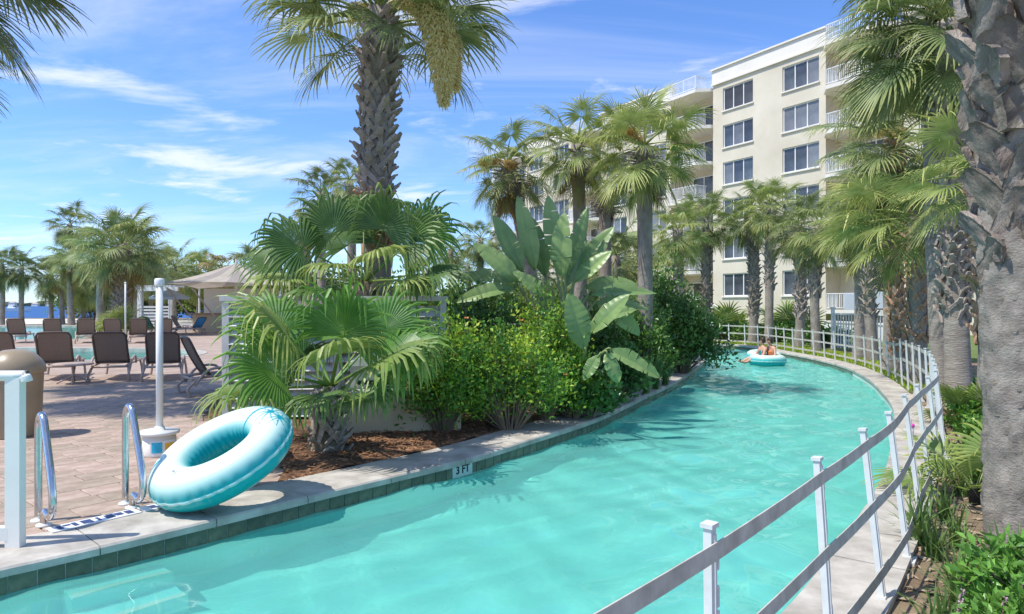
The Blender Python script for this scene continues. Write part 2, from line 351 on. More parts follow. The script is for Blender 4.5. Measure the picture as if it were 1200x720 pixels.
# swimming pools on the far side of the deck
def blob(ctrl): return [(p.x, p.y) for p in bez([V(*c) for c in ctrl] + [V(*ctrl[0])], 10)[:-1]]
poolA = blob([(-30, 21.5), (-24, 20.3), (-17, 20.0), (-12.5, 20.6), (-10.7, 22.6), (-12.5, 25.4), (-18, 26.3), (-25, 26.2), (-31, 25)])
poolB = [(-60, 33.0), (-21.8, 33.0), (-21.4, 34.0), (-23.0, 37.0), (-33.8, 53.5), (-34.5, 54.5), (-60, 54.5)]

tag(sheet('ground', [(-900, -120), (900, -120), (900, 500), (30, 500), (0, 90), (-900, 84)], [river_in, poolA, poolB], -.03, M_soil), kind='structure')
tag(sheet('sea', [(-9000, 60), (9000, 60), (9000, 12000), (-9000, 12000)], [], -.55, M_sea), kind='structure')
tag(sheet('beach', [(-300, 56.5), (-12, 56.5), (-8, 84), (-300, 80)], [], -.015, M_sand), kind='structure')

def basin(name, loop, depth, parent=None):
    mb = MB(); n = len(loop)
    mb.add([(x, y, -.16) for x, y in loop] + [(x, y, -depth) for x, y in loop], [(i, (i + 1) % n, n + (i + 1) % n, n + i) for i in range(n)])
    w = tag(mb.build(name + '_wall', M_plaster), kind='structure')
    f = sheet(name + '_floor', loop, [], -depth, M_plaster); tag(f, kind='structure')
basin('river', river_in, .86); basin('pool', poolA, 1.3); basin('far_pool', poolB, 1.3)
def wave(x, y):
    return WZ + .011 * math.sin(2.1 * x + 3.3 * y + .8 * math.sin(1.3 * x - .7 * y)) + .0065 * math.sin(5.2 * x - 3.9 * y + 1.1 * math.sin(2.2 * y)) + .006 * math.sin(-4.5 * x + 8.2 * y + 1.3 * math.sin(3.1 * x)) + .005 * math.sin(9.5 * x + 5.2 * y + math.sin(4 * x)) + .0035 * math.sin(13 * y - 8 * x + math.sin(6 * y))
rw = tag(sheet('river_water', river_in, [], WZ, M_water, (-9, 11, -3, 31, .08), wave), kind='structure'); rw.cycles.is_caustics_caster = True
for o in bpy.data.objects:
    if o.name in ('river_floor', 'river_wall'): o.cycles.is_caustics_receiver = True
tag(sheet('pool_water', poolA, [], -.12, M_pool), kind='structure')
tag(sheet('far_pool_water', poolB, [], -.12, M_pool), kind='structure')

# tile band (grout backing, then each tile) and coping stones
def tile_band(name, bank, sgn, i0, i1, maxd):
    """bank resampled; tiles face the water"""
    mb = MB(); n = len(bank)
    vs = [(p.x, p.y, -.012) for p in bank] + [(p.x, p.y, -.26) for p in bank]
    mb.add(vs, [(i, i + 1, n + i + 1, n + i) for i in range(n - 1)])
    root = tag(mb.build(name, M_grout), kind='structure')
    tm = MB(); tm.box((0, 0, 0), (.148, .012, .148)); me = tm.mesh('tile', M_tile)
    pts = resample(bank, .156); cnt = 0; skip = []
    for a, b in zip(pts, pts[1:]):
        m = (a + b) / 2
        if not (i0 < m.y < i1): continue
        t = b - a; rz = math.atan2(t.y, t.x)
        nrm = Vector((t.y, -t.x, 0)).normalized() * sgn
        o = link('tile', me, root, Matrix.Translation(m + nrm * .004 + Vector((0, 0, -.09))) @ Matrix.Rotation(rz, 4, 'Z')); cnt += 1
    return root
tb = tile_band('tile_band', left_bank, 1, 2.6, 21.5, 0)
tb2 = tile_band('tile_band_outer', right_bank, -1, 17.5, 31, 0)
def text_mesh(s, size, m, name='lettering', extr=.0015, bold=.0):
    cu = bpy.data.curves.new(name, 'FONT'); cu.body = s; cu.size = size; cu.extrude = extr; cu.offset = bold; cu.align_x = 'CENTER'; cu.align_y = 'CENTER'; cu.resolution_u = 3
    ob = bpy.data.objects.new(name, cu); col.objects.link(ob); dg = bpy.context.evaluated_depsgraph_get(); dg.update()
    me = bpy.data.meshes.new_from_object(ob.evaluated_get(dg)); bpy.data.objects.remove(ob); me.materials.clear(); me.materials.append(m); me.name = name
    return me
# the depth marker set in the tile band
dm = min(range(len(left_bank)), key=lambda i: (left_bank[i] - G(543, 539)).length)
a, b = left_bank[dm - 1], left_bank[dm + 1]; tt = (b - a).normalized(); nr = Vector((tt.y, -tt.x, 0)); rz = math.atan2(tt.y, tt.x)
for ch in list(tb.children):
    if abs((ch.matrix_local.translation - left_bank[dm]).dot(tt)) < .16 and (ch.matrix_local.translation - left_bank[dm]).length < .3: bpy.data.objects.remove(ch)
M0 = Matrix.Translation(left_bank[dm] + nr * .008 + Vector((0, 0, -.09))) @ Matrix.Rotation(rz, 4, 'Z')
dt = MB().box((0, 0, 0), (.305, .014, .15)).build('depth_marker', M_marktile, tb, M=M0)
tx = link('lettering', text_mesh('3 FT', .115, M_black, bold=.003), dt, Matrix.Translation((0, -.0085, -.005)) @ Matrix.Rotation(R(90), 4, 'X'))

# submerged entry steps by the grab rails
si = min(range(len(left_bank)), key=lambda i: (left_bank[i] - G(120, 640)).length); a, b = left_bank[si - 1], left_bank[si + 1]; tt = (b - a).normalized(); nr = Vector((tt.y, -tt.x, 0)); rzs = math.atan2(tt.y, tt.x)
steps = tag(empty('entry_steps', left_bank[si], rzs), kind='structure')
M_nose = mat('step_nosing', (.66, .62, .48), (.74, .70, .56), .6, 8)
for k in range(2):
    MB().box((0, -.13 - .24 * k, -.61 - .10 * k), (.62, .24, .56 - .20 * k)).build('step', M_plaster, steps).cycles.is_caustics_receiver = True
    MB().box((0, -.22 - .24 * k, -.324 - .20 * k), (.60, .06, .012)).build('nosing', M_nose, steps).cycles.is_caustics_receiver = True
def coping(name, bank, w, side, step, lens=None, ymin=-5, ymax=40, seed=1):
    rg = random.Random(seed); root = empty(name, kind='structure')
    i = 0; pts = resample(bank, .1); k = int(step / .1)
    outp = offset(pts, w * side); inn = offset(pts, -.025 * side)
    while i < len(pts) - 1:
        j = min(i + k + rg.choice((-1, 0, 0, 1)), len(pts) - 1)
        if j - i < 2: break
        ym = (pts[i].y + pts[j].y) / 2
        if ymin < ym < ymax:
            mb = MB(); n = j - i + 1; zt = .012 + rg.uniform(-.003, .003); g = .004
            row = []
            ids = list(range(i, j + 1))
            for q, kk in enumerate(ids):
                t = 0
                a, b = inn[kk], outp[kk]
                sh = Vector((0, 0, 0))
                tan = (pts[min(kk + 1, len(pts) - 1)] - pts[max(kk - 1, 0)]).normalized()
                if q == 0: sh = tan * g
                if q == len(ids) - 1: sh = -tan * g
                a, b = a + sh, b + sh; d = (b - a).normalized()
                row.append([a + Vector((0, 0, -.05)), a + Vector((0, 0, zt - .014)), a + d * .014 + Vector((0, 0, zt)), b + Vector((0, 0, zt)), b + Vector((0, 0, -.08))])
            vs = [p for r_ in row for p in r_]; fs = []
            for q in range(n - 1):
                for s_ in range(4):
                    f = (q * 5 + s_, q * 5 + s_ + 1, (q + 1) * 5 + s_ + 1, (q + 1) * 5 + s_)
                    fs.append(f if side < 0 else tuple(reversed(f)))
                f = (q * 5 + 4, q * 5, (q + 1) * 5, (q + 1) * 5 + 4); fs.append(f if side < 0 else tuple(reversed(f)))
            fs.append((0, 1, 2, 3, 4)); fs.append(tuple(reversed([(n - 1) * 5 + s_ for s_ in range(5)])))
            mb.add(vs, fs); mb.build('coping_stone', M_coping, root)
        i = j
    return root
coping('coping_island', left_bank, CW_L, 1, .9, seed=3)
coping('coping_outer', right_bank, CW_R, -1, .9, seed=4)
def ring_coping(name, loop, w):
    pts = [V(*p) for p in loop]; mb = MB(); n = len(pts); row = []
    for i in range(n):
        t = (pts[(i + 1) % n] - pts[i - 1]).normalized(); row.append((pts[i], pts[i] + Vector((t.y, -t.x, 0)) * w * ring_coping.s))
    vs = [];
    for a, b in row: vs += [a + Vector((0, 0, -.2)), a + Vector((0, 0, .012)), b + Vector((0, 0, .012)), b + Vector((0, 0, -.05))]
    fs = []
    for i in range(n):
        j = (i + 1) % n
        for s_ in range(3): fs.append((i * 4 + s_, i * 4 + s_ + 1, j * 4 + s_ + 1, j * 4 + s_))
    mb.add(vs, fs); return tag(mb.build(name, M_coping), kind='structure')
def area(l): return sum(l[i - 1][0] * l[i][1] - l[i][0] * l[i - 1][1] for i in range(len(l)))
for nm, lp in (('pool_coping', poolA), ('far_pool_coping', poolB)):
    ring_coping.s = 1 if area(lp) > 0 else -1; ring_coping(nm, lp, .35)

# ---------------------------------------------------------------- paved deck
di = min(range(len(left_bank)), key=lambda i: (left_bank[i] - G(345, 586)).length)
deck_poly = [(p.x, p.y) for p in left_out[:di + 1]] + [(-2.35, 6.75), (-2.9, 7.7), (-4.2, 9.3), (-5.0, 11), (-5.4, 14), (-5.2, 22), (-4, 40), (-6, 57), (-120, 57), (-120, -30), (-13, -30)]
deck_s = tag(sheet('pool_deck', deck_poly, [poolA, poolB], -.010, M_joint), kind='structure')
# beyond the built pavers the same paving goes on as a sheet
m = bpy.data.materials.new('far_paving'); m.use_nodes = True; t = m.node_tree; bsd = t.nodes['Principled BSDF']; bsd.inputs['Roughness'].default_value = .88
tcn = t.nodes.new('ShaderNodeTexCoord'); mpn = t.nodes.new('ShaderNodeMapping'); mpn.inputs['Rotation'].default_value = (0, 0, R(-50)); t.links.new(tcn.outputs['Object'], mpn.inputs[0])
br = t.nodes.new('ShaderNodeTexBrick'); t.links.new(mpn.outputs[0], br.inputs['Vector']); br.inputs['Scale'].default_value = 1; br.inputs['Brick Width'].default_value = .45; br.inputs['Row Height'].default_value = .3; br.inputs['Mortar Size'].default_value = .006
br.inputs['Color1'].default_value = (.34, .25, .19, 1); br.inputs['Color2'].default_value = (.44, .34, .265, 1); br.inputs['Mortar'].default_value = (.28, .2, .155, 1)
t.links.new(br.outputs['Color'], bsd.inputs['Base Color']); MATS['far_paving'] = m
far_poly = [(-5.45, 15.0), (-5.2, 22), (-4, 40), (-6, 57), (-120, 57), (-120, 15.0)]
tag(sheet('deck_paving', far_poly, [poolA, poolB], -.003, m), kind='structure')
rg = random.Random(8); th = R(50); ux, uy = math.cos(th), math.sin(th); pav = []
cw = .30
for r_ in range(-30, 70):
    u = -25 + rg.uniform(0, .4); v_ = r_ * cw
    while u < 30:
        ln = rg.choice((.32, .42, .42, .52))
        cu = u + ln / 2; cv = v_ + cw / 2
        x = cu * ux - cv * uy; y = cu * uy + cv * ux
        if 3.5 < y < 15.05 and -14 < x and abs(x) < y * .85 + 1.2:
            dpl = min((Vector((x, y, 0)) - p).length for p in left_out[::4])
            okk = inside(x, y, deck_poly)
            if okk or (dpl < .22 and y < 7 and not inside(x, y, river_in)): pav.append((y, x, y, ln, rg.random()))
        u += ln
pav.sort()
lens = {}
for ln in (.32, .42, .52):
    mb = MB(); g = .005; l, w_ = ln / 2 - g, cw / 2 - g; c = .008
    mb.add([(-l, -w_, -.045), (l, -w_, -.045), (l, w_, -.045), (-l, w_, -.045), (-l, -w_, -.006), (l, -w_, -.006), (l, w_, -.006), (-l, w_, -.006), (-l + c, -w_ + c, 0), (l - c, -w_ + c, 0), (l - c, w_ - c, 0), (-l + c, w_ - c, 0)],
           [(0, 1, 5, 4), (1, 2, 6, 5), (2, 3, 7, 6), (3, 0, 4, 7), (4, 5, 9, 8), (5, 6, 10, 9), (6, 7, 11, 10), (7, 4, 8, 11), (8, 9, 10, 11)])
    lens[ln] = mb.mesh('paver', M_paver)
vis = [p for p in pav if p[1] / p[0] > -.80 and p[1] / p[0] < -.2]
vis = vis[:300]; vs_ = set(vis)
for p in vis:
    link('paver', lens[p[3]], deck_s, Matrix.Translation((p[1], p[2], rg.uniform(-.0025, .002))) @ Matrix.Rotation(th + rg.uniform(-.004, .004), 4, 'Z') @ Matrix.Rotation(rg.uniform(-.004, .004), 4, 'X'))
allv = []; allf = []; tints = []
for p in pav:
    if p in vs_: continue
    me = lens[p[3]]; b0 = len(allv); M = Matrix.Translation((p[1], p[2], rg.uniform(-.003, .002))) @ Matrix.Rotation(th, 4, 'Z')
    allv += [tuple(M @ v.co) for v in me.vertices]; allf += [tuple(b0 + i for i in f.vertices) for f in me.polygons]
    k = rg.uniform(.85, 1.15); tints += [(k, k * rg.uniform(.97, 1.03), k, 1)] * len(me.vertices)
me = bpy.data.meshes.new('paver_field'); me.from_pydata(allv, [], allf)
ca = me.color_attributes.new('tint', 'FLOAT_COLOR', 'POINT'); ca.data.foreach_set('color', np.array(tints, 'f').ravel())
me.materials.append(mat('paver_stone_far', (.32, .235, .175), (.46, .36, .28), .85, 5, .5, 55, attr='tint', bdist=.006))
tag(link('paver_field', me, deck_s), kind='stuff')

# ---------------------------------------------------------------- planting bed on the island, soil on the outer bank
bi = di + 1
bed = [(p.x, p.y) for p in left_out[bi:]] + [(-6, 27.5), (-6, 22), (-5.3, 14), (-4.9, 11), (-4.1, 9.3), (-2.8, 7.7), (-2.25, 6.75)]
def bedz(x, y):
    d = min((x - p.x) ** 2 + (y - p.y) ** 2 for p in left_out[::5]) ** .5
    return -.012 + min(d, .8) * .10 + .02 * math.sin(x * 3.1 + y * 1.7) * min(d, .5) + .012 * math.sin(x * 9 - y * 7) * min(1, d * 3)
tag(sheet('mulch_bed', bed, [], 0, M_mulch, (-6.5, 7, 6, 27, .28), bedz), kind='structure')
fb_i = [i for i, p in enumerate(right_out) if p.y > 13]
gs = [right_out[i] for i in fb_i]; go = offset(gs, -1.6)
tag(sheet('grass_verge', [(p.x, p.y) for p in gs] + [(p.x, p.y) for p in reversed(go)], [], -.022, M_lawn), kind='structure')
lawn = [(p.x + .2, p.y + .2) for p in go[8:]]
tag(sheet('lawn', [(14.5, 15), (34, 15), (34, 60), (-5, 95), (-5, 34), (6, 33), (11, 30), (13, 24)], [], -.024, M_lawn), kind='structure')
# mulch chips
def chips(name, region, n, lo, hi, matl, zf, seed):
    rg = random.Random(seed); mb = MB(); k = 0
    while k < n:
        x, y = region(rg)
        if x is None: continue
        k += 1; a = rg.uniform(0, math.pi); L_ = rg.uniform(lo, hi); w = L_ * rg.uniform(.2, .45)
        z = zf(x, y) + .004; dz = rg.uniform(-.35, .35) * L_
        c, s = math.cos(a), math.sin(a)
        p1 = (x + c * L_, y + s * L_, z + dz + .006); p2 = (x - c * L_, y - s * L_, z - dz + .006)
        q1 = (x - s * w, y + c * w, z + rg.uniform(0, .012)); q2 = (x + s * w, y - c * w, z + rg.uniform(0, .012))
        top = (x, y, z + .014)
        mb.add([p1, q1, p2, q2, top], [(0, 1, 4), (1, 2, 4), (2, 3, 4), (3, 0, 4)])
    return tag(mb.build(name, matl), kind='stuff')
def reg_bed(rg):
    i = rg.randrange(bi, min(len(left_out) - 2, bi + 62)); d = rg.uniform(.01, 1.5) ** 1.2; p = left_out[i]; t = (left_out[i + 1] - left_out[i]).normalized(); q = p + Vector((-t.y, t.x, 0)) * d + t * rg.uniform(-.1, .1)
    return (q.x, q.y) if inside(q.x, q.y, bed) else (None, None)
M_chip = mat('bark_chip', (.16, .075, .035), (.42, .23, .12), .95, 9, .4, 60)
tag(chips('bark_chips', reg_bed, 7000, .012, .045, M_chip, bedz, 2), 'reddish brown bark chips scattered over the island planting bed', 'mulch', kind='stuff')
nearR = [i for i, p in enumerate(right_out) if 1.5 < p.y < 14]
def reg_r(rg):
    i = rg.choice(nearR); p = right_out[i]; t = (right_out[i + 1] - right_out[i]).normalized(); q = p + Vector((t.y, -t.x, 0)) * rg.uniform(.01, 2.2); return q.x, q.y
M_litter = mat('leaf_litter', (.22, .15, .09), (.46, .36, .24), .95, 9, .4, 60)
tag(chips('leaf_litter', reg_r, 6000, .012, .06, M_litter, lambda x, y: -.03, 3), 'dry brown leaf litter on the soil under the big palm trunk', 'leaf litter', kind='stuff')
# ---------------------------------------------------------------- plants: generators
def fan_mesh(name, matl, seed, nseg=34, pet=.9, Rb=.95, spread=300, split=.5, fold=.35, arch=.30, droop=.6, sag=.08, cup=.12, petr=.016, costa=.2, g=(0, 0, -1), base=0.0, ytip=.6, M=None, broken=.05):
    """a fan leaf: stalk along +X, pleated blade of radial segments joined in a web, tips free and pulled down along g"""
    rg = random.Random(seed); mb = MB(); sp = R(spread); da = sp / nseg; g = Vector(g); tn = []
    st = [0.0, split * .5, split, split + (1 - split) * .28, split + (1 - split) * .55, split + (1 - split) * .8, 1.0]
    wf = [.0, .5, 1.0, .86, .62, .34, 0.0]
    adrop = lambda x: -arch * max(0, x - pet * .3) ** 2 * .6
    for i in range(nseg):
        a = -sp / 2 + da * (i + .5) + rg.uniform(-.08, .08) * da; ca, sa = math.cos(a), math.sin(a)
        L_ = Rb * (.74 + .26 * math.cos(a * .5)) * rg.uniform(.9, 1.08); cx = costa * Rb * max(0, ca) ** 2
        p = Vector((pet + cx, 0, adrop(pet + cx))); d = Vector((ca, sa, cup * abs(sa) - arch * 1.1 * max(0, ca) * (.5 + costa))).normalized(); sd = Vector((-sa, ca, 0)); nn = d.cross(sd).normalized()
        dr = droop * rg.uniform(.55, 1.45); bk = rg.random() < broken; tw = rg.uniform(-.25, .25); wmax = split * L_ * math.tan(da * .5) * 1.03; pts = []; cur = d
        for k, fr in enumerate(st):
            if k:
                m = (st[k - 1] + fr) / 2; e = max(0, (m - split * .85) / (1 - split * .85)); kk = min(.96, sag * m + dr * e ** .9)
                if bk and e > .25: kk = .97
                cur = (d * (1 - kk) + g * kk + sd * tw * e * .6).normalized(); p = p + cur * L_ * (fr - st[k - 1])
            w = wmax * wf[k] + (.002 if 0 < k < 6 else 0)
            pts.append((p - sd * w, p + nn * fold * w, p + sd * w)); yk = max(0, fr - split * .9) / (1 - split * .9) * ytip * rg.uniform(.6, 1.3)
            c = (1 + yk * 1.3, 1 + yk * .7, 1 + yk * .5, 1); tn += [c] * (3 if k < 6 else 1)
        vs = [q for t in pts[:-1] for q in t] + [pts[-1][1]]; fs = []
        for k in range(5): fs += [(k * 3, (k + 1) * 3, (k + 1) * 3 + 1, k * 3 + 1), (k * 3 + 1, (k + 1) * 3 + 1, (k + 1) * 3 + 2, k * 3 + 2)]
        fs += [(15, 18, 16), (16, 18, 17)]; mb.add(vs, fs)
    n = 5; pp = [Vector((x, 0, adrop(x) - .006)) for x in [base + (pet + costa * Rb * .8 - base) * k / n for k in range(n + 1)]]
    mb.tube(pp, [petr * (1.7 - 1.25 * k / n) for k in range(n + 1)], 5); tn += [(1.2, 1.15, 1, 1)] * ((n + 1) * 5)
    me = mb.mesh(name, matl); ca_ = me.color_attributes.new('tint', 'FLOAT_COLOR', 'POINT'); ca_.data.foreach_set('color', np.array(tn, 'f').ravel()); return me
FR = {}; PIT = (62, 25, -10, -48)
def frond_set(key, matl, n=3, **kw):
    """leaves for four pitches, each with its tips hanging straight down when placed at that pitch"""
    FR[key] = [[fan_mesh('frond', matl, 10 + i * 7 + len(key), g=(-math.sin(R(p)), 0, -math.cos(R(p))), **kw) for i in range(n)] for p in PIT]
def pick(rg, key, pit):
    d = math.degrees(pit); j = min(range(4), key=lambda q: abs(PIT[q] - d)); return rg.choice(FR[key][j])
frond_set('sabal', M_sabal, nseg=46, pet=.95, Rb=.86, spread=285, split=.34, arch=.5, droop=.55, cup=.16)
frond_set('sabal2', M_sabal2, nseg=46, pet=.9, Rb=.86, spread=280, split=.34, arch=.45, droop=.5, cup=.16)
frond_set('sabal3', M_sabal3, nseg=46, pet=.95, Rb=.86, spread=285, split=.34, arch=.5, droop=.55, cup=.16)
frond_set('sabaly', M_sabaly, nseg=38, pet=.9, Rb=.8, spread=250, split=.3, arch=.8, droop=.9, cup=.05)
frond_set('dead', M_dead, nseg=18, pet=.7, Rb=.75, spread=110, split=.3, arch=.8, droop=1.0, cup=-.2, ytip=.2)
frond_set('palmetto', M_fany, nseg=26, pet=.55, Rb=.62, spread=270, split=.4, arch=.3, droop=.3, cup=.05, petr=.008)

def trunk_mesh(pts, rs, matl, seed, n=14, ring=.0, knob=.02):
    rg = random.Random(seed); P_ = [Vector(p) for p in pts]; mb = MB(); vs = []
    for i, p in enumerate(P_):
        for k in range(n):
            a = 2 * math.pi * k / n; r = rs[i] * (1 + rg.uniform(-knob, knob) * 3) + ring * math.sin(i * 2.2)
            vs.append(p + Vector((math.cos(a), math.sin(a), 0)) * r)
    fs = [(i * n + k, i * n + (k + 1) % n, (i + 1) * n + (k + 1) % n, (i + 1) * n + k) for i in range(len(P_) - 1) for k in range(n)]
    fs.append(tuple((len(P_) - 1) * n + k for k in range(n)))
    mb.add(vs, fs); return mb.mesh('trunk', matl, True)
def boot_mesh(matl, w=.1, h=.24, t=.022, out=.10, seed=0, stub=1.0):
    """old leaf base: two legs that join into a stub leaning out; local x = away from the trunk, z = up"""
    rg = random.Random(seed); mb = MB(); s = (0, 1, 0); j = lambda q: rg.uniform(-q, q)
    for k in (-1, 1):
        mb.prism((0.0, k * w, -h * .55), (.030, k * w * .22, h * .06), w * .22, w * .30, t * .6, t, (0, 1, 0))
    mb.prism((.024, 0, -h * .02), (.034 + out * .55 + j(.01), j(.01), h * .26), w * .52, w * .40, t, t * .8, s)
    mb.prism((.034 + out * .55, 0, h * .25), (.034 + out * stub + j(.015), j(.015), h * (.40 + j(.08))), w * .40, w * .26, t * .8, t * .5, s)
    return mb.mesh('boot', matl)
BOOTS = {k: [boot_mesh(m_, seed=i) for i in range(4)] for k, m_ in (('grey', M_boot), ('warm', M_bootw))}
BOOTS['long'] = [boot_mesh(M_boot, .06, .34, .016, .30, 20 + i, 1.1) for i in range(4)]
def boot_mats(P_, rs, z0, z1, n, seed, sc=1.0, tilt=0.0):
    """spiral of places on a trunk path between the fractions z0 and z1"""
    rg = random.Random(seed); out_ = []
    for i in range(n):
        f = z0 + (z1 - z0) * (i + .5) / n; q = f * (len(P_) - 1); k = min(int(q), len(P_) - 2); p = P_[k].lerp(P_[k + 1], q - k); r = rs[k] + (rs[k + 1] - rs[k]) * (q - k)
        a = i * 2.39996 + rg.uniform(-.28, .28); s = sc * rg.uniform(.72, 1.32)
        out_.append((f, Matrix.Translation(p + Vector((math.cos(a), math.sin(a), 0)) * (r - .012)) @ Matrix.Rotation(a, 4, 'Z') @ Matrix.Rotation(tilt + rg.uniform(-.18, .28), 4, 'Y') @ Matrix.Rotation(rg.uniform(-.35, .35), 4, 'X') @ Matrix.Scale(s, 4)))
    return out_
def join_meshes(name, items, matl):
    v = []; f = []
    for me, M in items:
        b = len(v); v += [tuple(M @ x.co) for x in me.vertices]; f += [tuple(b + i for i in p.vertices) for p in me.polygons]
    me = bpy.data.meshes.new(name); me.from_pydata(v, [], f); me.materials.append(matl); me.update(); return me
def plume_mesh(matl, seed, L_=1.0, w=.22, n=900, droop=1.6):
    """a hanging flower stalk: arched stem and thousands of small strands"""
    rg = random.Random(seed); mb = MB(); path = []
    for k in range(9):
        t = k / 8; path.append(Vector((L_ * .75 * math.sin(min(t * 1.9, 1.45)), 0, L_ * (.35 * t - droop * t * t * .62))))
    mb.tube(path, [.018 - .0016 * k for k in range(9)], 5)
    for i in range(n):
        t = rg.uniform(.22, 1) ; q = t * 8; k = min(int(q), 7); p = path[k].lerp(path[k + 1], q - k)
        a = rg.uniform(0, 6.283); rr = w * math.sin(math.pi * min(1, (t - .12) / .9)) ** .6 * rg.random() ** .6
        c = p + Vector((math.cos(a) * rr, math.sin(a) * rr, rg.uniform(-.12, .05)))
        d = Vector((math.cos(a) * .4 + rg.uniform(-.3, .3), math.sin(a) * .4 + rg.uniform(-.3, .3), rg.uniform(-1, .1))).normalized() * rg.uniform(.035, .085)
        s = d.orthogonal().normalized() * .009
        mb.add([c - s, c + s, c + d + s * .3, c + d - s * .3], [(0, 1, 2, 3)])
    return mb.mesh('blossom', matl)
PLUME = {'y': [plume_mesh(M_flower, 1, 1.5, .24, 5200, 2.3), plume_mesh(M_flower, 2, .8, .16, 900, 1.2)], 'o': [plume_mesh(M_flowero, 3, .7, .22, 1000, .9), plume_mesh(M_flowero, 4, .6, .2, 800, .8)]}

PALM_N = [0]
def palm(label, base, hub, r0=.17, r1=None, n=26, key='sabal', sc=1.0, lo=-62, hi=78, boots=None, bn=60, b0=.45, b1=1.0, bsc=1.0, parts=True, group=None, lean=0.0, dead=0, yellow=0, plumes=(), flare=1.25, barkm=None, kinds=None, name='sabal_palm', longboots=0, seed=None, top_r=None, skip=None, az0=None):
    sc *= .92; PALM_N[0] += 1; sd = seed or PALM_N[0] * 13; rg = random.Random(sd)
    base, hub = Vector(base), Vector(hub); r1 = r1 or r0 * .92
    t = empty(name, base, 0, label, 'palm tree', group); H = hub - base; N = 16; pts = []; rs = []
    cv = Vector((rg.uniform(-1, 1), rg.uniform(-1, 1), 0)) * .02 * H.length + Vector((lean, 0, 0))
    for k in range(N + 1):
        f = k / N; pts.append(H * f + cv * math.sin(f * math.pi)); rs.append(r0 * flare + (r0 - r0 * flare) * min(1, f * 6) + (r1 - r0) * f if f < .95 else (top_r or r1) * .9)
    pts.insert(0, Vector((0, 0, -.15))); rs.insert(0, r0 * flare * 1.1)
    link('trunk', trunk_mesh(pts, rs, barkm or M_bark, sd, knob=.015), t)
    if boots:
        ms = boot_mats(pts, rs, b0, b1, bn, sd, bsc)
        if parts:
            for f, M in ms: link('boot', rg.choice(BOOTS['warm' if (boots == 'mix' and f < b0 + .22 * (b1 - b0)) or boots == 'warm' else 'grey']), t, M)
        else: tag(link('boots', join_meshes('boots', [(rg.choice(BOOTS['grey']), M) for f, M in ms], M_bootw if boots == 'warm' else M_boot), t), kind='stuff')
    if longboots:
        ms = boot_mats(pts, [r * 1.05 for r in rs], .86, .985, longboots, sd + 1, bsc * sc, .25)
        for f, M in ms: link('old_stalk', rg.choice(BOOTS['long']), t, M)
    for i in range(n):
        f = (i + .5) / n; az = (az0 or 0) + i * 2.39996 + rg.uniform(-.25, .25); pit = R(hi + (lo - hi) * f ** .85 + rg.uniform(-9, 9))
        kk = key
        if yellow and f > 1 - yellow: kk = 'sabaly'
        if skip and skip(az, pit): continue
        s = sc * rg.uniform(.86, 1.1)
        M = Matrix.Translation(H + Vector((0, 0, rg.uniform(-.12, .12) * sc - f * .16 * sc))) @ Matrix.Rotation(az, 4, 'Z') @ Matrix.Rotation(-pit, 4, 'Y') @ Matrix.Rotation(rg.uniform(-.5, .5), 4, 'X') @ Matrix.Scale(s, 4)
        link('frond', pick(rg, kk, pit), t, M)
    for i in range(dead):
        az = rg.uniform(0, 6.28); pit = -R(rg.uniform(45, 80)); M = Matrix.Translation(H + Vector((0, 0, -.25 * sc))) @ Matrix.Rotation(az, 4, 'Z') @ Matrix.Rotation(-pit, 4, 'Y') @ Matrix.Rotation(rg.uniform(-.5, .5), 4, 'X') @ Matrix.Scale(sc * rg.uniform(.7, 1), 4)
        link('dead_frond', pick(rg, 'dead', pit), t, M)
    for c, idx, az, pit, s in plumes:
        link('blossom', PLUME[c][idx], t, Matrix.Translation(H + Vector((0, 0, .05))) @ Matrix.Rotation(az, 4, 'Z') @ Matrix.Rotation(-pit, 4, 'Y') @ Matrix.Scale(s, 4))
    return t

def leaf_cloud(name, matl, pos, dirs, size, aspect, tints, parent=None, fold=.25, M=None):
    """many small folded leaves in one mesh"""
    pos = np.asarray(pos, 'f'); d = np.asarray(dirs, 'f'); d /= np.linalg.norm(d, axis=1, keepdims=True) + 1e-9; n = len(pos)
    rs = np.random.RandomState(n % 1000 + 3); r = rs.normal(size=(n, 3)); s = np.cross(d, r); s /= np.linalg.norm(s, axis=1, keepdims=True) + 1e-9; nn = np.cross(s, d)
    L_ = np.asarray(size, 'f')[:, None]; w = L_ * aspect * .5
    v = np.empty((n, 4, 3), 'f'); v[:, 0] = pos; v[:, 1] = pos + d * L_ * .48 + s * w + nn * w * fold; v[:, 2] = pos + d * L_ - nn * L_ * .12; v[:, 3] = pos + d * L_ * .48 - s * w + nn * w * fold
    me = bpy.data.meshes.new(name); me.vertices.add(n * 4); me.vertices.foreach_set('co', v.ravel())
    b = np.arange(n, dtype='i')[:, None] * 4; li = np.concatenate([b, b + 1, b + 2, b, b + 2, b + 3], 1).ravel()
    me.loops.add(n * 6); me.loops.foreach_set('vertex_index', li); me.polygons.add(n * 2); me.polygons.foreach_set('loop_start', np.arange(n * 2, dtype='i') * 3)
    try: me.polygons.foreach_set('loop_total', np.full(n * 2, 3, 'i'))
    except Exception: pass
    me.materials.append(matl); ca = me.color_attributes.new('tint', 'FLOAT_COLOR', 'POINT')
    c = np.ones((n, 4, 4), 'f'); c[:, :, :3] = np.asarray(tints, 'f')[:, None, :]; ca.data.foreach_set('color', c.ravel()); me.update(calc_edges=True); me.validate()
    o = link(name, me, parent, M); tag(o, kind='stuff'); return o

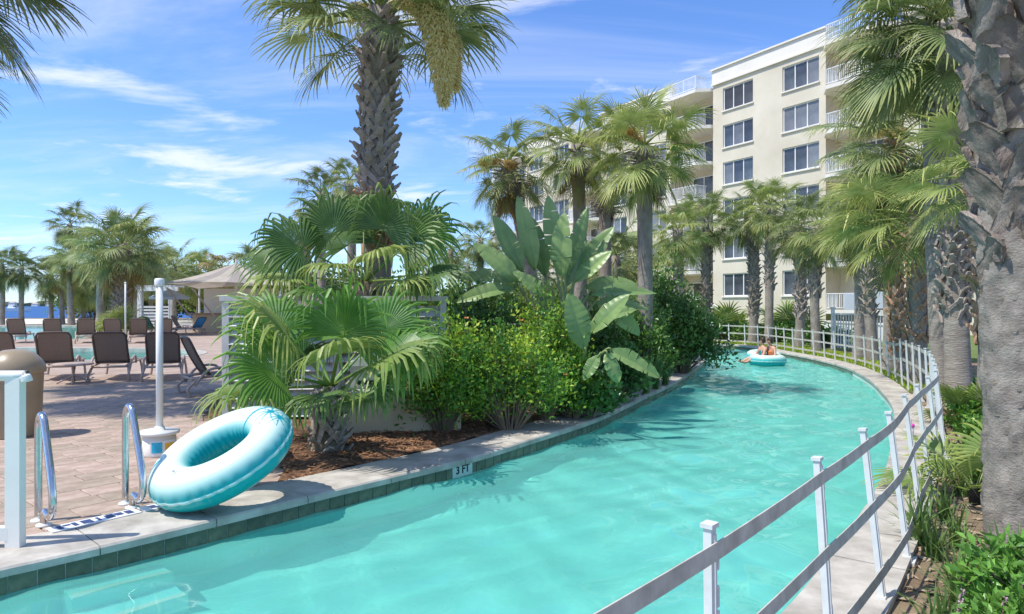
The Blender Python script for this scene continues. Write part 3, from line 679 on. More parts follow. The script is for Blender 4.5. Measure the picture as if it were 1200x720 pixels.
def shrub(name, label, base, size, nb, nl, matl, leaf, aspect=.5, tintf=None, seed=1, group=None, upright=.5, lean=(0, 0), hollow=.25, flowers=None, cat='shrub'):
    """branching shrub: stems fan out from the base into twigs, leaves set along the twigs"""
    rg = random.Random(seed); t = empty(name, base, 0, label, cat, group); sx, sy, sz = size; mb = MB(); pos = []; dirs = []; sz_l = []; tn = []
    fl = []
    for b in range(nb):
        a = rg.uniform(0, 6.283); e = rg.random() ** .6; f = rg.random() ** .7; f = f + (rg.uniform(.1, .3) if rg.random() < .12 else 0); e = e * (rg.uniform(1.1, 1.4) if rg.random() < .12 else 1)
        tip_ = Vector((math.cos(a) * sx * e + lean[0], math.sin(a) * sy * e + lean[1], sz * (.30 + .70 * f) * (1 - .35 * e * e) ))
        p0 = Vector((math.cos(a) * sx * .12, math.sin(a) * sy * .12, 0)); m1 = p0.lerp(tip_, .5) + Vector((rg.uniform(-.1, .1) * sx, rg.uniform(-.1, .1) * sy, sz * .08))
        path = [p0, p0.lerp(m1, .5), m1, m1.lerp(tip_, .55), tip_]
        mb.tube(path, [.012, .010, .008, .006, .003], 4, False)
        d0 = (tip_ - m1).normalized(); per = max(3, nl // nb)
        base_t = tintf(rg, tip_.z / sz, e) if tintf else (1, 1, 1)
        for k in range(per):
            q = rg.uniform(hollow, 1.06) ** .6 * 4; i = min(int(q), 3); p = path[i].lerp(path[i + 1], min(1, q - i))
            rr = rg.gauss(0, 1); p = p + Vector((rg.gauss(0, .042), rg.gauss(0, .042), rg.gauss(0, .04))) * (sx + sz)
            d = Vector((rg.gauss(0, 1), rg.gauss(0, 1), rg.gauss(.25, .8))) + d0 * upright * 1.4
            if p.z < .03: p.z = .03 + rg.random() * .1
            pos.append(p); dirs.append(d); sz_l.append(leaf * rg.uniform(.6, 1.45)); k2 = rg.uniform(.75, 1.2); tn.append((base_t[0] * k2, base_t[1] * k2, base_t[2] * k2))
        if flowers and rg.random() < flowers: fl.append(tip_)
    mb.build('stems', M_stem, t); leaf_cloud('foliage', matl, pos, dirs, sz_l, aspect, tn, t)
    if fl:
        fm = MB()
        for p in fl[:14]:
            c = p + (p - Vector((0, 0, sz * .4))).normalized() * .06
            for k in range(5):
                a = k * 1.257; d = Vector((math.cos(a), math.sin(a), .5)).normalized() * .035; s = d.orthogonal().normalized() * .014
                fm.add([c, c + d * .6 + s, c + d, c + d * .6 - s], [(0, 1, 2, 3)])
        fm.build('blossoms', M_orange, t)
    return t

def blade_mesh(matl, seed, n=46, L_=.42, w=.010, spread=.75):
    """a tuft of arching strap leaves"""
    rg = random.Random(seed); mb = MB()
    for i in range(n):
        a = rg.uniform(0, 6.283); e = rg.uniform(.15, 1) * spread; l = L_ * rg.uniform(.6, 1.15); o = Vector((math.cos(a), math.sin(a), 0)); s = Vector((-o.y, o.x, 0)) * w * rg.uniform(.7, 1.3)
        p0 = Vector((rg.uniform(-.05, .05), rg.uniform(-.05, .05), 0)); pts = []
        for k in range(5):
            f = k / 4; pts.append(p0 + o * l * e * f ** 1.25 + Vector((0, 0, l * (f - .62 * e * f * f * (1.2 if e > .4 else .6)))))
        vs = [];
        for k, p in enumerate(pts[:-1]): ww = (1 - .55 * (k / 4) ** 2); vs += [p - s * ww, p + s * ww]
        vs.append(pts[-1]); mb.add(vs, [(0, 1, 3, 2), (2, 3, 5, 4), (4, 5, 7, 6), (6, 7, 8)])
    return mb.mesh('blades', matl)

def paddle_mesh(L_, w, seed, splits=3, droop=.25, fold=.32, curl=0.0):
    """one long paddle leaf along +X, boat-folded about a raised midrib, with a few tears"""
    rg = random.Random(seed); mb = MB(); n = 26; tears = sorted(rg.sample(range(5, 23), splits))
    def sec(t):
        ww = w * (min(1, (t / .30)) ** .6 * (1 - max(0, (t - .42) / .58) ** 2.0) ** .75 if t < 1 else 0); ww = max(ww, .004) 
        return ww
    for side in (-1, 1):
        start = 0; cuts = [c for c in tears if (c + (side > 0)) % 2 == 0] + [n]
        for ci, c in enumerate(cuts):
            vs = []; fs = []; off = rg.uniform(-.02, .05); m_ = 0
            for i in range(start, c + 1):
                t = i / n; x = L_ * t; z0 = -droop * L_ * t * t; W = sec(t)
                gap = (.02 * L_ if (i == c and c < n) else 0)
                for k in range(4):
                    f = k / 3; yy = side * W * f * math.cos(fold * (1 - .4 * f)); zz = z0 + W * f * math.sin(fold) * (1 - .45 * f) - off * f * f - abs(curl) * W * f * f + .006 * math.sin(x * 70) * f
                    vs.append((x - gap * f + .15 * W * f, yy, zz))
                m_ += 1
            for i in range(m_ - 1):
                for k in range(3): fs.append((i * 4 + k, (i + 1) * 4 + k, (i + 1) * 4 + k + 1, i * 4 + k + 1))
            mb.add(vs, fs); start = c
    mb.tube([(L_ * k / 6, 0, -droop * L_ * (k / 6) ** 2 - .004) for k in range(7)], [.011 - .0014 * k for k in range(7)], 5)
    return mb.mesh('blade', M_strel, True)
# ---------------------------------------------------------------- hotel
U = Vector((-.512, .859, 0)).normalized()
hotel = empty('hotel', (18, 51, 0), math.atan2(U.y, U.x), 'cream six storey hotel with tall triple windows and white balconies', 'building')
FL, Z0, NF = 2.9, 1.35, 6
ZR = Z0 + FL * NF + .35                    # roof slab; parapet above
def win_z(k): return 2.35 + FL * k, 4.12 + FL * k
def wall_bay(x0, x1, wins):
    """front wall with real openings, local x along the facade, y outwards"""
    mb = MB(); xs = sorted({x0, x1} | {w for ab in wins for w in ab}); zs = [-.2] + [z for k in range(NF) for z in win_z(k)] + [ZR + .1]
    hole = lambda i, j: any(abs(xs[i] - a) < 1e-6 for a, b in wins) and j % 2 == 1
    for i in range(len(xs) - 1):
        for j in range(len(zs) - 1):
            a, b, c, d = xs[i], xs[i + 1], zs[j], zs[j + 1]
            if not hole(i, j): mb.add([(b, 0, c), (a, 0, c), (a, 0, d), (b, 0, d)], [(0, 1, 2, 3)])
            else:
                q = -.22
                mb.add([(a, 0, c), (b, 0, c), (b, 0, d), (a, 0, d), (a, q, c), (b, q, c), (b, q, d), (a, q, d)], [(0, 4, 5, 1), (1, 5, 6, 2), (2, 6, 7, 3), (3, 7, 4, 0)])
    # body behind
    mb.add([(x0, 0, -.2), (x0, -9, -.2), (x0, -9, ZR), (x0, 0, ZR), (x1, 0, -.2), (x1, -9, -.2), (x1, -9, ZR), (x1, 0, ZR)], [(0, 1, 2, 3), (7, 6, 5, 4), (3, 2, 6, 7), (1, 5, 6, 2)])
    w = mb.build('wall', M_cream, hotel)
    pb = MB(); pb.box(((x0 + x1) / 2, -.18, ZR + .62), (x1 - x0 + .1, .5, 1.1)); pb.box(((x0 + x1) / 2, -.13, ZR + 1.2), (x1 - x0 + .24, .66, .12)); pb.box(((x0 + x1) / 2, -.10, ZR + .04), (x1 - x0 + .16, .5, .14))
    pb.build('parapet', M_cream2, hotel)
    for a, b in wins:
        for k in range(NF): window(a, b, *win_z(k))
fr_cache = {}; wrg = random.Random(77)
def window(a, b, c, d):
    key = round(b - a, 3)
    if key not in fr_cache:
        W, H = b - a, d - c; fb = MB(); y = -.14
        for x in (.04, W / 3, 2 * W / 3, W - .04): fb.box((x, y, H / 2), (.075, .07, H - .002))
        for z in (.04, H - .04): fb.box((W / 2, y, z), (W - .004, .074, .08))
        sb = MB().box((W / 2, .03, -.05), (W + .16, .16, .09)); pm = MB().box((0, 0, 0), (W / 3 - .06, .02, H - .14))
        fr_cache[key] = (fb.mesh('window', M_white), sb.mesh('sill', M_cream2), [pm.mesh('pane', M_glass), pm.mesh('pane', M_glass), pm.mesh('pane', M_blind)], W, H)
    f, s, p, W, H = fr_cache[key]
    w = link('window', f, hotel, Matrix.Translation((a, 0, c))); link('sill', s, w)
    for i in range(3): link('pane', wrg.choice(p), w, Matrix.Translation((W * (i + .5) / 3, -.16, H / 2)))
rail_cache = {}
def railing_mesh(W, H=1.05, ret=1.2):
    key = (round(W, 2), H)
    if key not in rail_cache:
        mb = MB()
        for z in (H, .12): mb.box((W / 2, 0, z), (W, .06, .05))
        n = int(W / .13)
        for i in range(n + 1): mb.box((W * i / n, 0, H / 2 + .06), (.028 if i % 10 else .06, .028, H - .1))
        for x in (0, W):
            for z in (H, .12): mb.box((x, -ret / 2, z), (.05, ret, .05))
            for k in range(1, 9): mb.box((x, -ret * k / 9, H / 2 + .06), (.028, .028, H - .1))
        rail_cache[key] = mb.mesh('railing', M_white)
    return rail_cache[key]
def balc_bay(x0, x1, roofrail=True, open_end=False):
    mb = MB(); yb = -1.6
    mb.add([(x0, yb, -.2), (x1, yb, -.2), (x1, yb, ZR), (x0, yb, ZR)], [(3, 2, 1, 0)])
    mb.build('recess_wall', M_cream, hotel)
    W = x1 - x0
    for k in range(NF + 1):
        z = Z0 - .1 + FL * k
        if k == 0: z = Z0 - .25
        sb = MB(); pr = 1.15; ch = .8
        sb.add([(x0 + .02, yb, z), (x1 - .02, yb, z), (x1 - .02, .25, z), (x1 - ch, pr, z), (x0 + ch, pr, z), (x0 + .02, .25, z), (x0 + .02, yb, z + .26), (x1 - .02, yb, z + .26), (x1 - .02, .25, z + .26), (x1 - ch, pr, z + .26), (x0 + ch, pr, z + .26), (x0 + .02, .25, z + .26)],
               [(5, 4, 3, 2, 1, 0), (6, 7, 8, 9, 10, 11)] + [(i, (i + 1) % 6, 6 + (i + 1) % 6, 6 + i) for i in range(6)])
        b = sb.build('balcony', M_cream2, hotel)
        link('railing', railing_mesh(W - 2 * ch), b, Matrix.Translation((x0 + ch, pr - .08, z + .26)))
        if k < NF:
            dm_ = MB().box(((x0 + x1) / 2, yb + .05, z + 1.35), (2.4, .08, 2.1)); dm_.build('sliding_door', M_door, hotel)
            fm = MB()
            for x in (-1.22, 0, 1.22): fm.box(((x0 + x1) / 2 + x, yb + .08, z + 1.35), (.08, .09, 2.16))
            fm.box(((x0 + x1) / 2, yb + .08, z + 2.44), (2.5, .095, .08)); fm.build('door_frame', M_white, hotel)
    if not open_end: pass
ww = lambda x0: [(x0, x0 + 2.9), (x0 + 5.5, x0 + 8.4)]
wall_bay(-6.0, 3.9, [(-5.5, -2.58), (0.0, 2.88)])
balc_bay(3.9, 8.6)
wall_bay(8.6, 18.2, [(9.2, 12.1), (14.4, 17.3)]); balc_bay(18.2, 22.9)
wall_bay(22.9, 32.2, [(23.6, 26.5), (28.5, 31.4)]); balc_bay(32.2, 37.2)
balc_bay(-11.2, -6.0); wall_bay(-20, -11.2, [(-19.4, -16.5), (-15, -12.1)])
MB().box((37.6, .8, ZR / 2 - .5), (.7, .7, ZR)).build('corner_column', M_white, hotel)
rb = MB().box((13, -6, ZR + .06), (50, 8, .12)); rb.build('roof', M_cream2, hotel)
# towels hung over the lowest balcony rail
for i, (px, py) in enumerate(((996, 347), (1032, 345))):
    tw = MB(); c = P(px, py, 39.5 + .0)
    t_ = empty('towel', c, 0, ('white towel hung over the ground floor balcony rail beside the grey palm trunk', 'white towel on the balcony rail seen between two palm trunks')[i], 'towel')
    tw.box((0, 0, -.35), (.62, .03, .95)); tw.box((0, .10, -.30), (.62, .03, .85)); tw.box((0, .05, .13), (.62, .12, .03)); tw.build('cloth', M_towel, t_)
# patio wall and stair below the balconies
pw = empty('patio_wall', (0, 0, 0), 0, 'white rendered patio wall below the hotel balconies', 'wall')
pwm = MB(); a0, a1 = P(968, 375, 37.5), P(1045, 375, 31.0); d = a1 - a0; rzz = math.atan2(d.y, d.x); c = (a0 + a1) / 2
pwm.box((c.x, c.y, .35), (d.length, .25, .76), rzz); pwm.build('wall', M_white, pw)
cp = MB().box((c.x, c.y, .77), (d.length + .1, .34, .08), rzz); cp.build('cap', M_cream2, pw)
st = empty('stair', (0, 0, 0), 0, 'white outdoor stair with slanted handrail at the foot of the hotel', 'stair')
s0 = P(862, 380, 45.0); s0.z = 0
for k in range(7):
    MB().box((s0.x - .32 * k, s0.y + .3 * k, .09 + .17 * k), (1.0, .42, .17), R(-43)).build('step', M_cream2, st)
hb = MB()
for sgn in (0, 1):
    q0 = s0 + Vector((-.4 + sgn * .8, -.3 + sgn * .75, 0)); q1 = q0 + Vector((-2.1, 2.0, 1.15)); hb.tube([q0 + Vector((0, 0, .95)), q1 + Vector((0, 0, .95))], .03, 6)
    for f in (0, .33, .66, 1): p = q0.lerp(q1, f); hb.tube([p, p + Vector((0, 0, .95))], .022, 6)
hb.build('handrail', M_white, st)
# white picket fence in front of the patios
def picket(label, a, b, H):
    a, b = Vector(a), Vector(b); t = empty('picket_fence', a, math.atan2(b.y - a.y, b.x - a.x), label, 'fence'); L_ = (b - a).length
    pk = MB().box((0, 0, H / 2), (.035, .03, H - .1)).mesh('picket', M_white); po = MB().box((0, 0, H / 2 + .06), (.10, .10, H + .24)); po.box((0, 0, H + .2), (.14, .14, .05)); po = po.mesh('post', M_white)
    n = int(L_ / .125)
    for i in range(1, n): link('picket', pk, t, Matrix.Translation((L_ * i / n, 0, 0)))
    k = max(1, round(L_ / 2.4))
    for i in range(k + 1): link('post', po, t, Matrix.Translation((L_ * i / k, 0, 0)))
    for z in (H - .04, .16): MB().box((L_ / 2, -.035, z), (L_, .035, .07)).build('rail', M_white, t)
pA = G(1000, 412); pB = P(1135, 408, 20.5); pB.z = 0
picket('white vertical picket fence behind the grey palm trunks by the hotel', (pA.x, 26.0, 0), (14.0, 21.0, 0), 1.36)

# ---------------------------------------------------------------- strap fence along the outer bank
fence = empty('strap_fence', (0, 0, 0), 0, 'pale grey strap fence with clip posts curving along the outer river bank', 'fence')
fl_in = offset(right_bank, -.50); far_f = [p for p in fl_in if p.y > 7.2]
near_f = [V(-1.75, -.75), V(-.95, .35), V(-.2, 1.27), V(.64, 2.18), V(1.45, 3.10), V(2.08, 3.83), V(2.58, 4.45), V(3.2, 5.35)]
fpts = near_f + resample(bez([near_f[-2], near_f[-1]] + far_f[::6], 6)[6:], .86)[1:]
PH = .97
pm = MB(); pm.prism((0, 0, 0), (0, 0, PH), .017, .017, .014, .014, (1, 0, 0)); pm.box((0, 0, PH + .007), (.048, .042, .014)); pm.box((0, -.016, PH * .5), (.012, .012, PH * .96))
postm = pm.mesh('post', M_fence)
hm = MB()
for z in (.10, .27, .44, .50, .66, .74, .86):
    hm.box((.036, 0, z), (.012, .026, .055)); hm.box((.026, 0, z + .03), (.03, .026, .008)); hm.box((.026, 0, z - .03), (.03, .026, .008))
hookm = hm.mesh('strap_clips', M_fence); clipm = MB().box((.036, 0, 0), (.012, .026, .055)).box((.026, 0, .03), (.03, .026, .008)).box((.026, 0, -.03), (.03, .026, .008)).mesh('strap_clip', M_fence)
def clips(o, y):
    if 1.5 < y < 9:
        for z in (.10, .27, .44, .50, .66, .74, .86): link('strap_clip', clipm, o, Matrix.Translation((0, 0, z)))
    else: tag(link('strap_clips', hookm, o), kind='stuff')
basem = MB().box((.03, 0, .008), (.15, .09, .016)).box((0, 0, .03), (.06, .05, .04)).mesh('base_plate', M_fence)
tops = []
rgf = random.Random(4)
for i, p in enumerate(fpts):
    t = (fpts[min(i + 1, len(fpts) - 1)] - fpts[max(i - 1, 0)]).normalized(); rz = math.atan2(t.y, t.x); dist = p.length
    ln = .115 * max(0, min(1, (p.y - 2.0) / 2.0)) * (1 - .6 * max(0, min(1, (p.y - 6) / 5)))
    inw = Vector((-t.y, t.x, 0)); ax = (Vector((0, 0, 1)) + inw * ln).normalized(); sx = (t - ax * t.dot(ax)).normalized(); sy = ax.cross(sx)
    hs = 1.0 if p.y < 15 else .90
    M = Matrix(((sx.x, sy.x, ax.x * hs, p.x), (sx.y, sy.y, ax.y * hs, p.y), (sx.z, sy.z, ax.z * hs, -.03), (0, 0, 0, 1)))
    if p.y > 33 : continue
    o = link('post', postm, fence, M); clips(o, p.y); link('base_plate', basem, o)
    tops.append((p + Vector((0, 0, -.03)), ax * hs, -inw * .03))
for h in (.90, .56, .19):
    vs = []; fs = []; fine = []
    for (p, ax, off), (p2, ax2, off2) in zip(tops, tops[1:]):
        for k in range(4):
            f = k / 4; q = p.lerp(p2, f); a_ = ax.lerp(ax2, f); sg = -.005 * math.sin(math.pi * f)
            fine.append((q + off * .8 + a_ * (h + sg), a_))
    for q, a_ in fine: vs += [q - a_ * .029, q + a_ * .029, q + a_ * .029 + Vector((.004, -.003, 0)), q - a_ * .029 + Vector((.004, -.003, 0))]
    mb = MB(); n = len(fine)
    for i in range(n - 1):
        for s_ in range(4): fs.append((i * 4 + s_, i * 4 + (s_ + 1) % 4, (i + 1) * 4 + (s_ + 1) % 4, (i + 1) * 4 + s_))
    mb.add(vs, fs); mb.build('strap', M_strap, fence)

# ---------------------------------------------------------------- things on the deck
# stainless grab rails
def grab_rail(label, base):
    d = Vector((.73, -.68, 0)); t = empty('grab_rail', base, 0, label, 'handrail', 'steel grab rails at the pool steps')
    pr = [(0, 0), (0, .62), (.015, .76), (.07, .82), (.13, .80), (.17, .72), (.30, .42), (.345, .26), (.335, .15), (.27, .10), (.19, .115), (.15, .09), (.14, 0)]
    path = bez([d * x * 1.15 + Vector((0, 0, z)) for x, z in pr], 6)
    MB().tube(path, .027, 14).build('tube', M_steel, t, True)
    for x in (0, .14):
        MB().lathe([(.055, 0), (.052, .014), (.03, .02), (.026, .03)], d * x * 1.15, 16).build('escutcheon', M_white, t, True)
grab_rail('stainless steel grab rail beside the white fence post', G(45, 611)); grab_rail('stainless steel grab rail beside the teal swim ring', G(147, 591))
# white tubular fence end
b = G(18, 642); b.z = .0
wf = empty('white_fence', b, 0, 'white vinyl fence end post with rounded top rail at the pool edge', 'fence')
MB().prism((0, 0, .01), (0, 0, 1.16), .050, .050, .032, .032, (1, 0, 0)).build('post', M_whitep, wf)
MB().tube(bez([(-2.4, -.25, 1.165), (-.6, -.06, 1.17), (0, 0, 1.17), (.062, 0, 1.165), (.078, 0, 1.13)], 4), .036, 12).build('top_rail', M_whitep, wf, True)
MB().box((-1.25, -.12, .10), (2.45, .06, .09), R(5.5)).build('bottom_rail', M_whitep, wf)
# litter bin
b = G(17, 511); bin_ = empty('litter_bin', b, 0, 'tan plastic litter bin with domed lid on the deck', 'bin')
MB().lathe([(.27, 0), (.285, .03), (.30, .5), (.31, .80), (.315, .815)], (0, 0, 0), 32).build('body', M_tan, bin_, True)
MB().lathe([(.335, .80), (.34, .83), (.325, .90), (.29, .96), (.22, 1.04), (.12, 1.085), (.03, 1.095)], (0, 0, 0), 32).build('lid', M_tan, bin_, True)
# white pole in a weighted drum
b = G(187, 533); pole = empty('deck_pole', b, 0, 'white round pole standing in a drum base on the deck', 'pole')
MB().tube([(0, 0, .24), (0, 0, 1.88)], .037, 14).build('shaft', M_white, pole, True)
MB().lathe([(.047, 1.86), (.052, 1.875), (.052, 1.93), (.044, 1.945), (.01, 1.95)], (0, 0, 0), 16).build('cap', M_white, pole, True)
MB().lathe([(.17, 0), (.175, .02), (.165, .235)], (0, 0, 0), 24).build('drum', M_cream2, pole, True)
MB().lathe([(.20, .235), (.205, .25), (.20, .27), (.06, .275), (.05, .31), (.04, .315)], (0, 0, 0), 28).build('flange', M_white, pole, True)
vd = (Vector((0, 0, 0)) - b); vd.z = 0; vd.normalize(); an = math.atan2(vd.y, vd.x)
def drum_patch(name, a0, a1, z0, z1, m_, r=.178):
    mb = MB(); n = 6
    vs = [(r * math.cos(an + a0 + (a1 - a0) * k / n), r * math.sin(an + a0 + (a1 - a0) * k / n), z) for z in (z0, z1) for k in range(n + 1)]
    mb.add(vs, [(k, k + 1, n + 1 + k + 1, n + 1 + k) for k in range(n)]); return mb.build(name, m_, pole)
drum_patch('label_white', -.55, 1.05, .02, .18, M_whitetile, .1775); drum_patch('label_blue', -.45, .15, .05, .165, M_sky_blue, .1795); drum_patch('label_yellow', .3, .9, .05, .15, M_yellow, .1795)
# marker tiles let into the coping by the steps
mk = empty('depth_tiles', G(112, 612), R(52), 'white depth marker tiles with dark blue marks set in the coping', 'tile marker')
mk.location.z = .0155
MB().box((0, 0, 0), (.62, .15, .006)).build('tile', M_whitetile, mk)
MB().box((.46, 0, 0), (.26, .15, .006)).build('tile', M_whitetile, mk)
km = MB()
for x, y, w, h in ((-.24, 0, .03, .09), (-.19, .02, .05, .03), (-.14, 0, .03, .09), (-.06, 0, .07, .09), (.02, 0, .02, .09), (.10, 0, .06, .085), (.17, .01, .05, .07), (.24, 0, .05, .09), (.42, 0, .055, .08), (.50, 0, .06, .08)): km.box((x, y, .0045), (w, h, .003))
km.build('marks', M_blue_ink, mk)

# big swim ring with palm print
def ring_mesh(Rm, r, nu, nv, detail=True):
    mb = MB(); vs = []; cols = []; rg = random.Random(2)
    teal = np.array((.0, .40, .41)); white = np.array((.66, .78, .69)); deep = np.array((.0, .30, .36))
    spikes = [(rg.uniform(0, 6.28), rg.uniform(.6, 1)) for _ in range(40)]
    for i in range(nu):
        a = 2 * math.pi * i / nu
        for j in range(nv):
            b = 2 * math.pi * j / nv            # 0 outward, pi/2 top
            seam = math.exp(-(min(abs(b - 0), 2 * math.pi - abs(b)) / .34) ** 2); seam2 = math.exp(-((b - math.pi) / .40) ** 2)
            rr = r * (1 - .060 * (seam + seam2) * (.5 + .5 * math.sin(a * 34 + 2 * math.sin(a * 5))) ** 2 + .012 * math.sin(a * 11 + math.sin(a * 3) * 2) * (seam + seam2) ) * (1 + .05 * math.exp(-(min(b, 2 * math.pi - b) / .05) ** 2))
            vs.append(((Rm + rr * math.cos(b)) * math.cos(a), (Rm + rr * math.cos(b)) * math.sin(a), rr * .92 * math.sin(b)))
            up = math.sin(b); inn = -math.cos(b)
            k = max(0, min(1, (up - .12) / .80)); k = k * k * (3 - 2 * k); c = teal * (1 - k) + white * k
            if inn > .55: c = c * (1 - min(1, (inn - .55) * 1.9)) + teal * min(1, (inn - .55) * 1.9)
            if detail and up > .05 :
                # palm print: fans of slim leaves, and a plain band
                for a0, b0, n_, s_ in ((.55, 1.15, 9, .55), (.95, .85, 9, .45), (.30, .80, 9, .35)):
                    du = (a - a0 + math.pi) % (2 * math.pi) - math.pi; du *= Rm / r * 1.0; dv_ = b - b0; q = math.hypot(du, dv_)
                    if q < s_ * 2.2:
                        ang = math.atan2(dv_, du)
                        for h_ in range(n_):
                            if abs(q * math.sin(ang - 6.283 * h_ / n_ - .5 * q)) < .055 * (1 - q / (s_ * 2.2)) and math.cos(ang - 6.283 * h_ / n_) > 0: c = deep
                du = (a - .84 + math.pi) % (2 * math.pi) - math.pi
                if abs(du - .1 * (b - 1.2)) < .035: c = deep
                du = (a - 3.45 + math.pi) % (2 * math.pi) - math.pi
                if abs(du + .25 * (b - 1)) < .06 and b < 1.45: c = deep
            sm = min(b, 2 * math.pi - b)
            if sm < .055: c = np.array((.5, .74, .68))
            cols.append((*c, 1))
    fs = [(i * nv + j, ((i + 1) % nu) * nv + j, ((i + 1) % nu) * nv + (j + 1) % nv, i * nv + (j + 1) % nv) for i in range(nu) for j in range(nv)]
    mb.add(vs, fs); me = mb.mesh('ring', mat('ring_vinyl', (1, 1, 1), None, .32, attr='tint', spec=.4), True)
    ca = me.color_attributes.new('tint', 'FLOAT_COLOR', 'POINT'); ca.data.foreach_set('color', np.array(cols, 'f').ravel()); return me
ringc = P(261, 535, 5.73)
nrm = Vector((-.30, -.36, .88)).normalized(); xa = Vector((1, 0, 0)); xa = (xa - nrm * xa.dot(nrm)).normalized(); ya = nrm.cross(xa)
Rm, rr_ = .42, .182; sn = math.sqrt(1 - nrm.z ** 2); ringc.z = Rm * sn + rr_ * .985 + .012
Mr = Matrix(((xa.x, ya.x, nrm.x, ringc.x), (xa.y, ya.y, nrm.y, ringc.y), (xa.z, ya.z, nrm.z, ringc.z), (0, 0, 0, 1)))
ring = link('swim_ring', ring_mesh(Rm, rr_, 420, 120), None, Mr); tag(ring, 'big teal and white inflatable swim ring with palm print leaning on the pool edge', 'swim ring')
vm = MB().lathe([(.022, 0), (.022, .01), (.010, .012), (.010, .03)], (0, 0, 0), 12).build('valve', M_whitep, ring, M=Matrix.Translation((Rm * math.cos(4.3), Rm * math.sin(4.3), rr_ * .90)))

# loungers
def lounger_parts(sling, frame, back=62):
    e = {}; W = .68
    ca, sa = math.cos(R(back)), math.sin(R(back)); hb = .36; Lb = .78
    def bp(u, v): return Vector((-ca * v - .02, u, hb + sa * v - .05 * math.sin(math.pi * min(1, v / Lb)) ))   # back leans towards -x
    m = MB(); nu, nv = 10, 10; vs = []
    for j in range(nv + 1):
        v = Lb * j / nv; wv = (W / 2 - .04) * (1 if j < nv - 1 else (.97 if j == nv - 1 else .84))
        for i in range(nu + 1): u = -wv + 2 * wv * i / nu; p = bp(u, v); p.x += .03 * (1 - (2 * i / nu - 1) ** 2); vs.append(p)
    f = [(j * (nu + 1) + i, j * (nu + 1) + i + 1, (j + 1) * (nu + 1) + i + 1, (j + 1) * (nu + 1) + i) for j in range(nv) for i in range(nu)]
    m.add(vs, f); m.add([v + Vector((.012, 0, -.004)) for v in vs], f); e['backrest'] = m.mesh('backrest', sling, True)
    w = W / 2 - .02; pts = [bp(-w, -.02), bp(-w, .2), bp(-w, .45), bp(-w, Lb - .10), bp(-w * .92, Lb - .03), bp(-w * .75, Lb + .005), bp(0, Lb + .012), bp(w * .75, Lb + .005), bp(w * .92, Lb - .03), bp(w, Lb - .10), bp(w, .45), bp(w, .2), bp(w, -.02)]
    m = MB().tube(bez(pts, 3), .024, 8); m.tube([bp(-w, .05), bp(w, .05)], .022, 8); e['back_frame'] = m.mesh('back_frame', M_dkframe, True)
    m = MB(); vs = []
    for j in range(9):
        x = 1.25 * j / 8; 
        for i in range(7): u = -W / 2 + .05 + (W - .1) * i / 6; vs.append((x, u, hb + .0 - .025 * (1 - (i / 3 - 1) ** 2)))
    m.add(vs, [(j * 7 + i, j * 7 + i + 1, (j + 1) * 7 + i + 1, (j + 1) * 7 + i) for j in range(8) for i in range(6)]); e['seat'] = m.mesh('seat', sling, True)
    m = MB()
    for s in (-1, 1): m.tube([(-.35, s * (W / 2 - .015), hb - .04), (0, s * (W / 2 - .015), hb - .01), (1.27, s * (W / 2 - .015), hb)], .028, 8)
    m.tube([(1.27, -W / 2, hb), (1.27, W / 2, hb)], .025, 8); m.tube([(-.33, -W / 2, hb - .05), (-.33, W / 2, hb - .05)], .026, 8); e['seat_frame'] = m.mesh('seat_frame', frame, True)
    legs = []
    for s in (-1, 1):
        legs.append(MB().tube(bez([(-.22, s * W / 2, hb - .02), (-.34, s * (W / 2 + .03), hb * .62), (-.42, s * (W / 2 + .05), .14), (-.38, s * (W / 2 + .05), .022), (-.30, s * (W / 2 + .05), .022)], 4), .026, 8).mesh('leg', frame, True))
        legs.append(MB().tube(bez([(1.02, s * W / 2, hb - .02), (1.08, s * (W / 2 + .02), .2), (1.06, s * (W / 2 + .04), .022)], 4), .026, 8).mesh('leg', frame, True))
    e['legs'] = legs; arms = []
    for s in (-1, 1): arms.append(MB().tube(bez([(-.30, s * (W / 2 + .035), .20), (-.12, s * (W / 2 + .05), .43), (.06, s * (W / 2 + .05), .50), (.26, s * (W / 2 + .05), .48), (.36, s * (W / 2 + .04), .34)], 5), .024, 8).mesh('armrest', frame, True))
    e['arms'] = arms; return e
LP = {'brown': lounger_parts(M_sling, M_frame), 'blue': lounger_parts(M_blue, M_frame, 50), 'teal': lounger_parts(M_green, M_frame, 55)}
def lounger(label, loc, rz, kind='brown', group=None):
    t = empty('sun_lounger', loc, rz, label, 'lounger', group); e = LP[kind]
    for k in ('backrest', 'back_frame', 'seat', 'seat_frame'): link(k, e[k], t)
    for m_ in e['legs']: link('leg', m_, t)
    for m_ in e['arms']: link('armrest', m_, t)
    return t
for px, lab in ((-14, 'brown sling sun lounger half hidden behind the tan litter bin'), (53, 'brown sling sun lounger beside the small round side table, behind the bin'), (121, 'brown sling sun lounger between the side table and the white pole'), (182, 'brown sling sun lounger directly behind the white pole')):
    p = G(px, 447); p.y += .38; lounger(lab, p, R(112 + random.Random(px).uniform(-5, 5)))
p = G(243, 462); lounger('brown sling sun lounger turned sideways beside the fan palm leaves', (p.x - .05, p.y + .1, 0), R(38))
for i, px in enumerate((15, 57, 96, 128, 158, 187)):
    p = G(px, 402.5); lounger('brown sling sun lounger in the row facing the far swimming pool', (p.x, p.y + .3, 0), R(116 + (i % 3 - 1) * 4), group='loungers in the row at the far pool')
p = G(229, 392); lounger('bright blue sun lounger under the canopy bar', (p.x, p.y, 0), R(160), 'blue')
p = G(177, 393); lounger('teal sun lounger beside the white slatted screen', (p.x, p.y, 0), R(70), 'teal')
p = G(205, 393); lounger('dark brown sun lounger next to the bright blue one', (p.x, p.y + .6, 0), R(10))
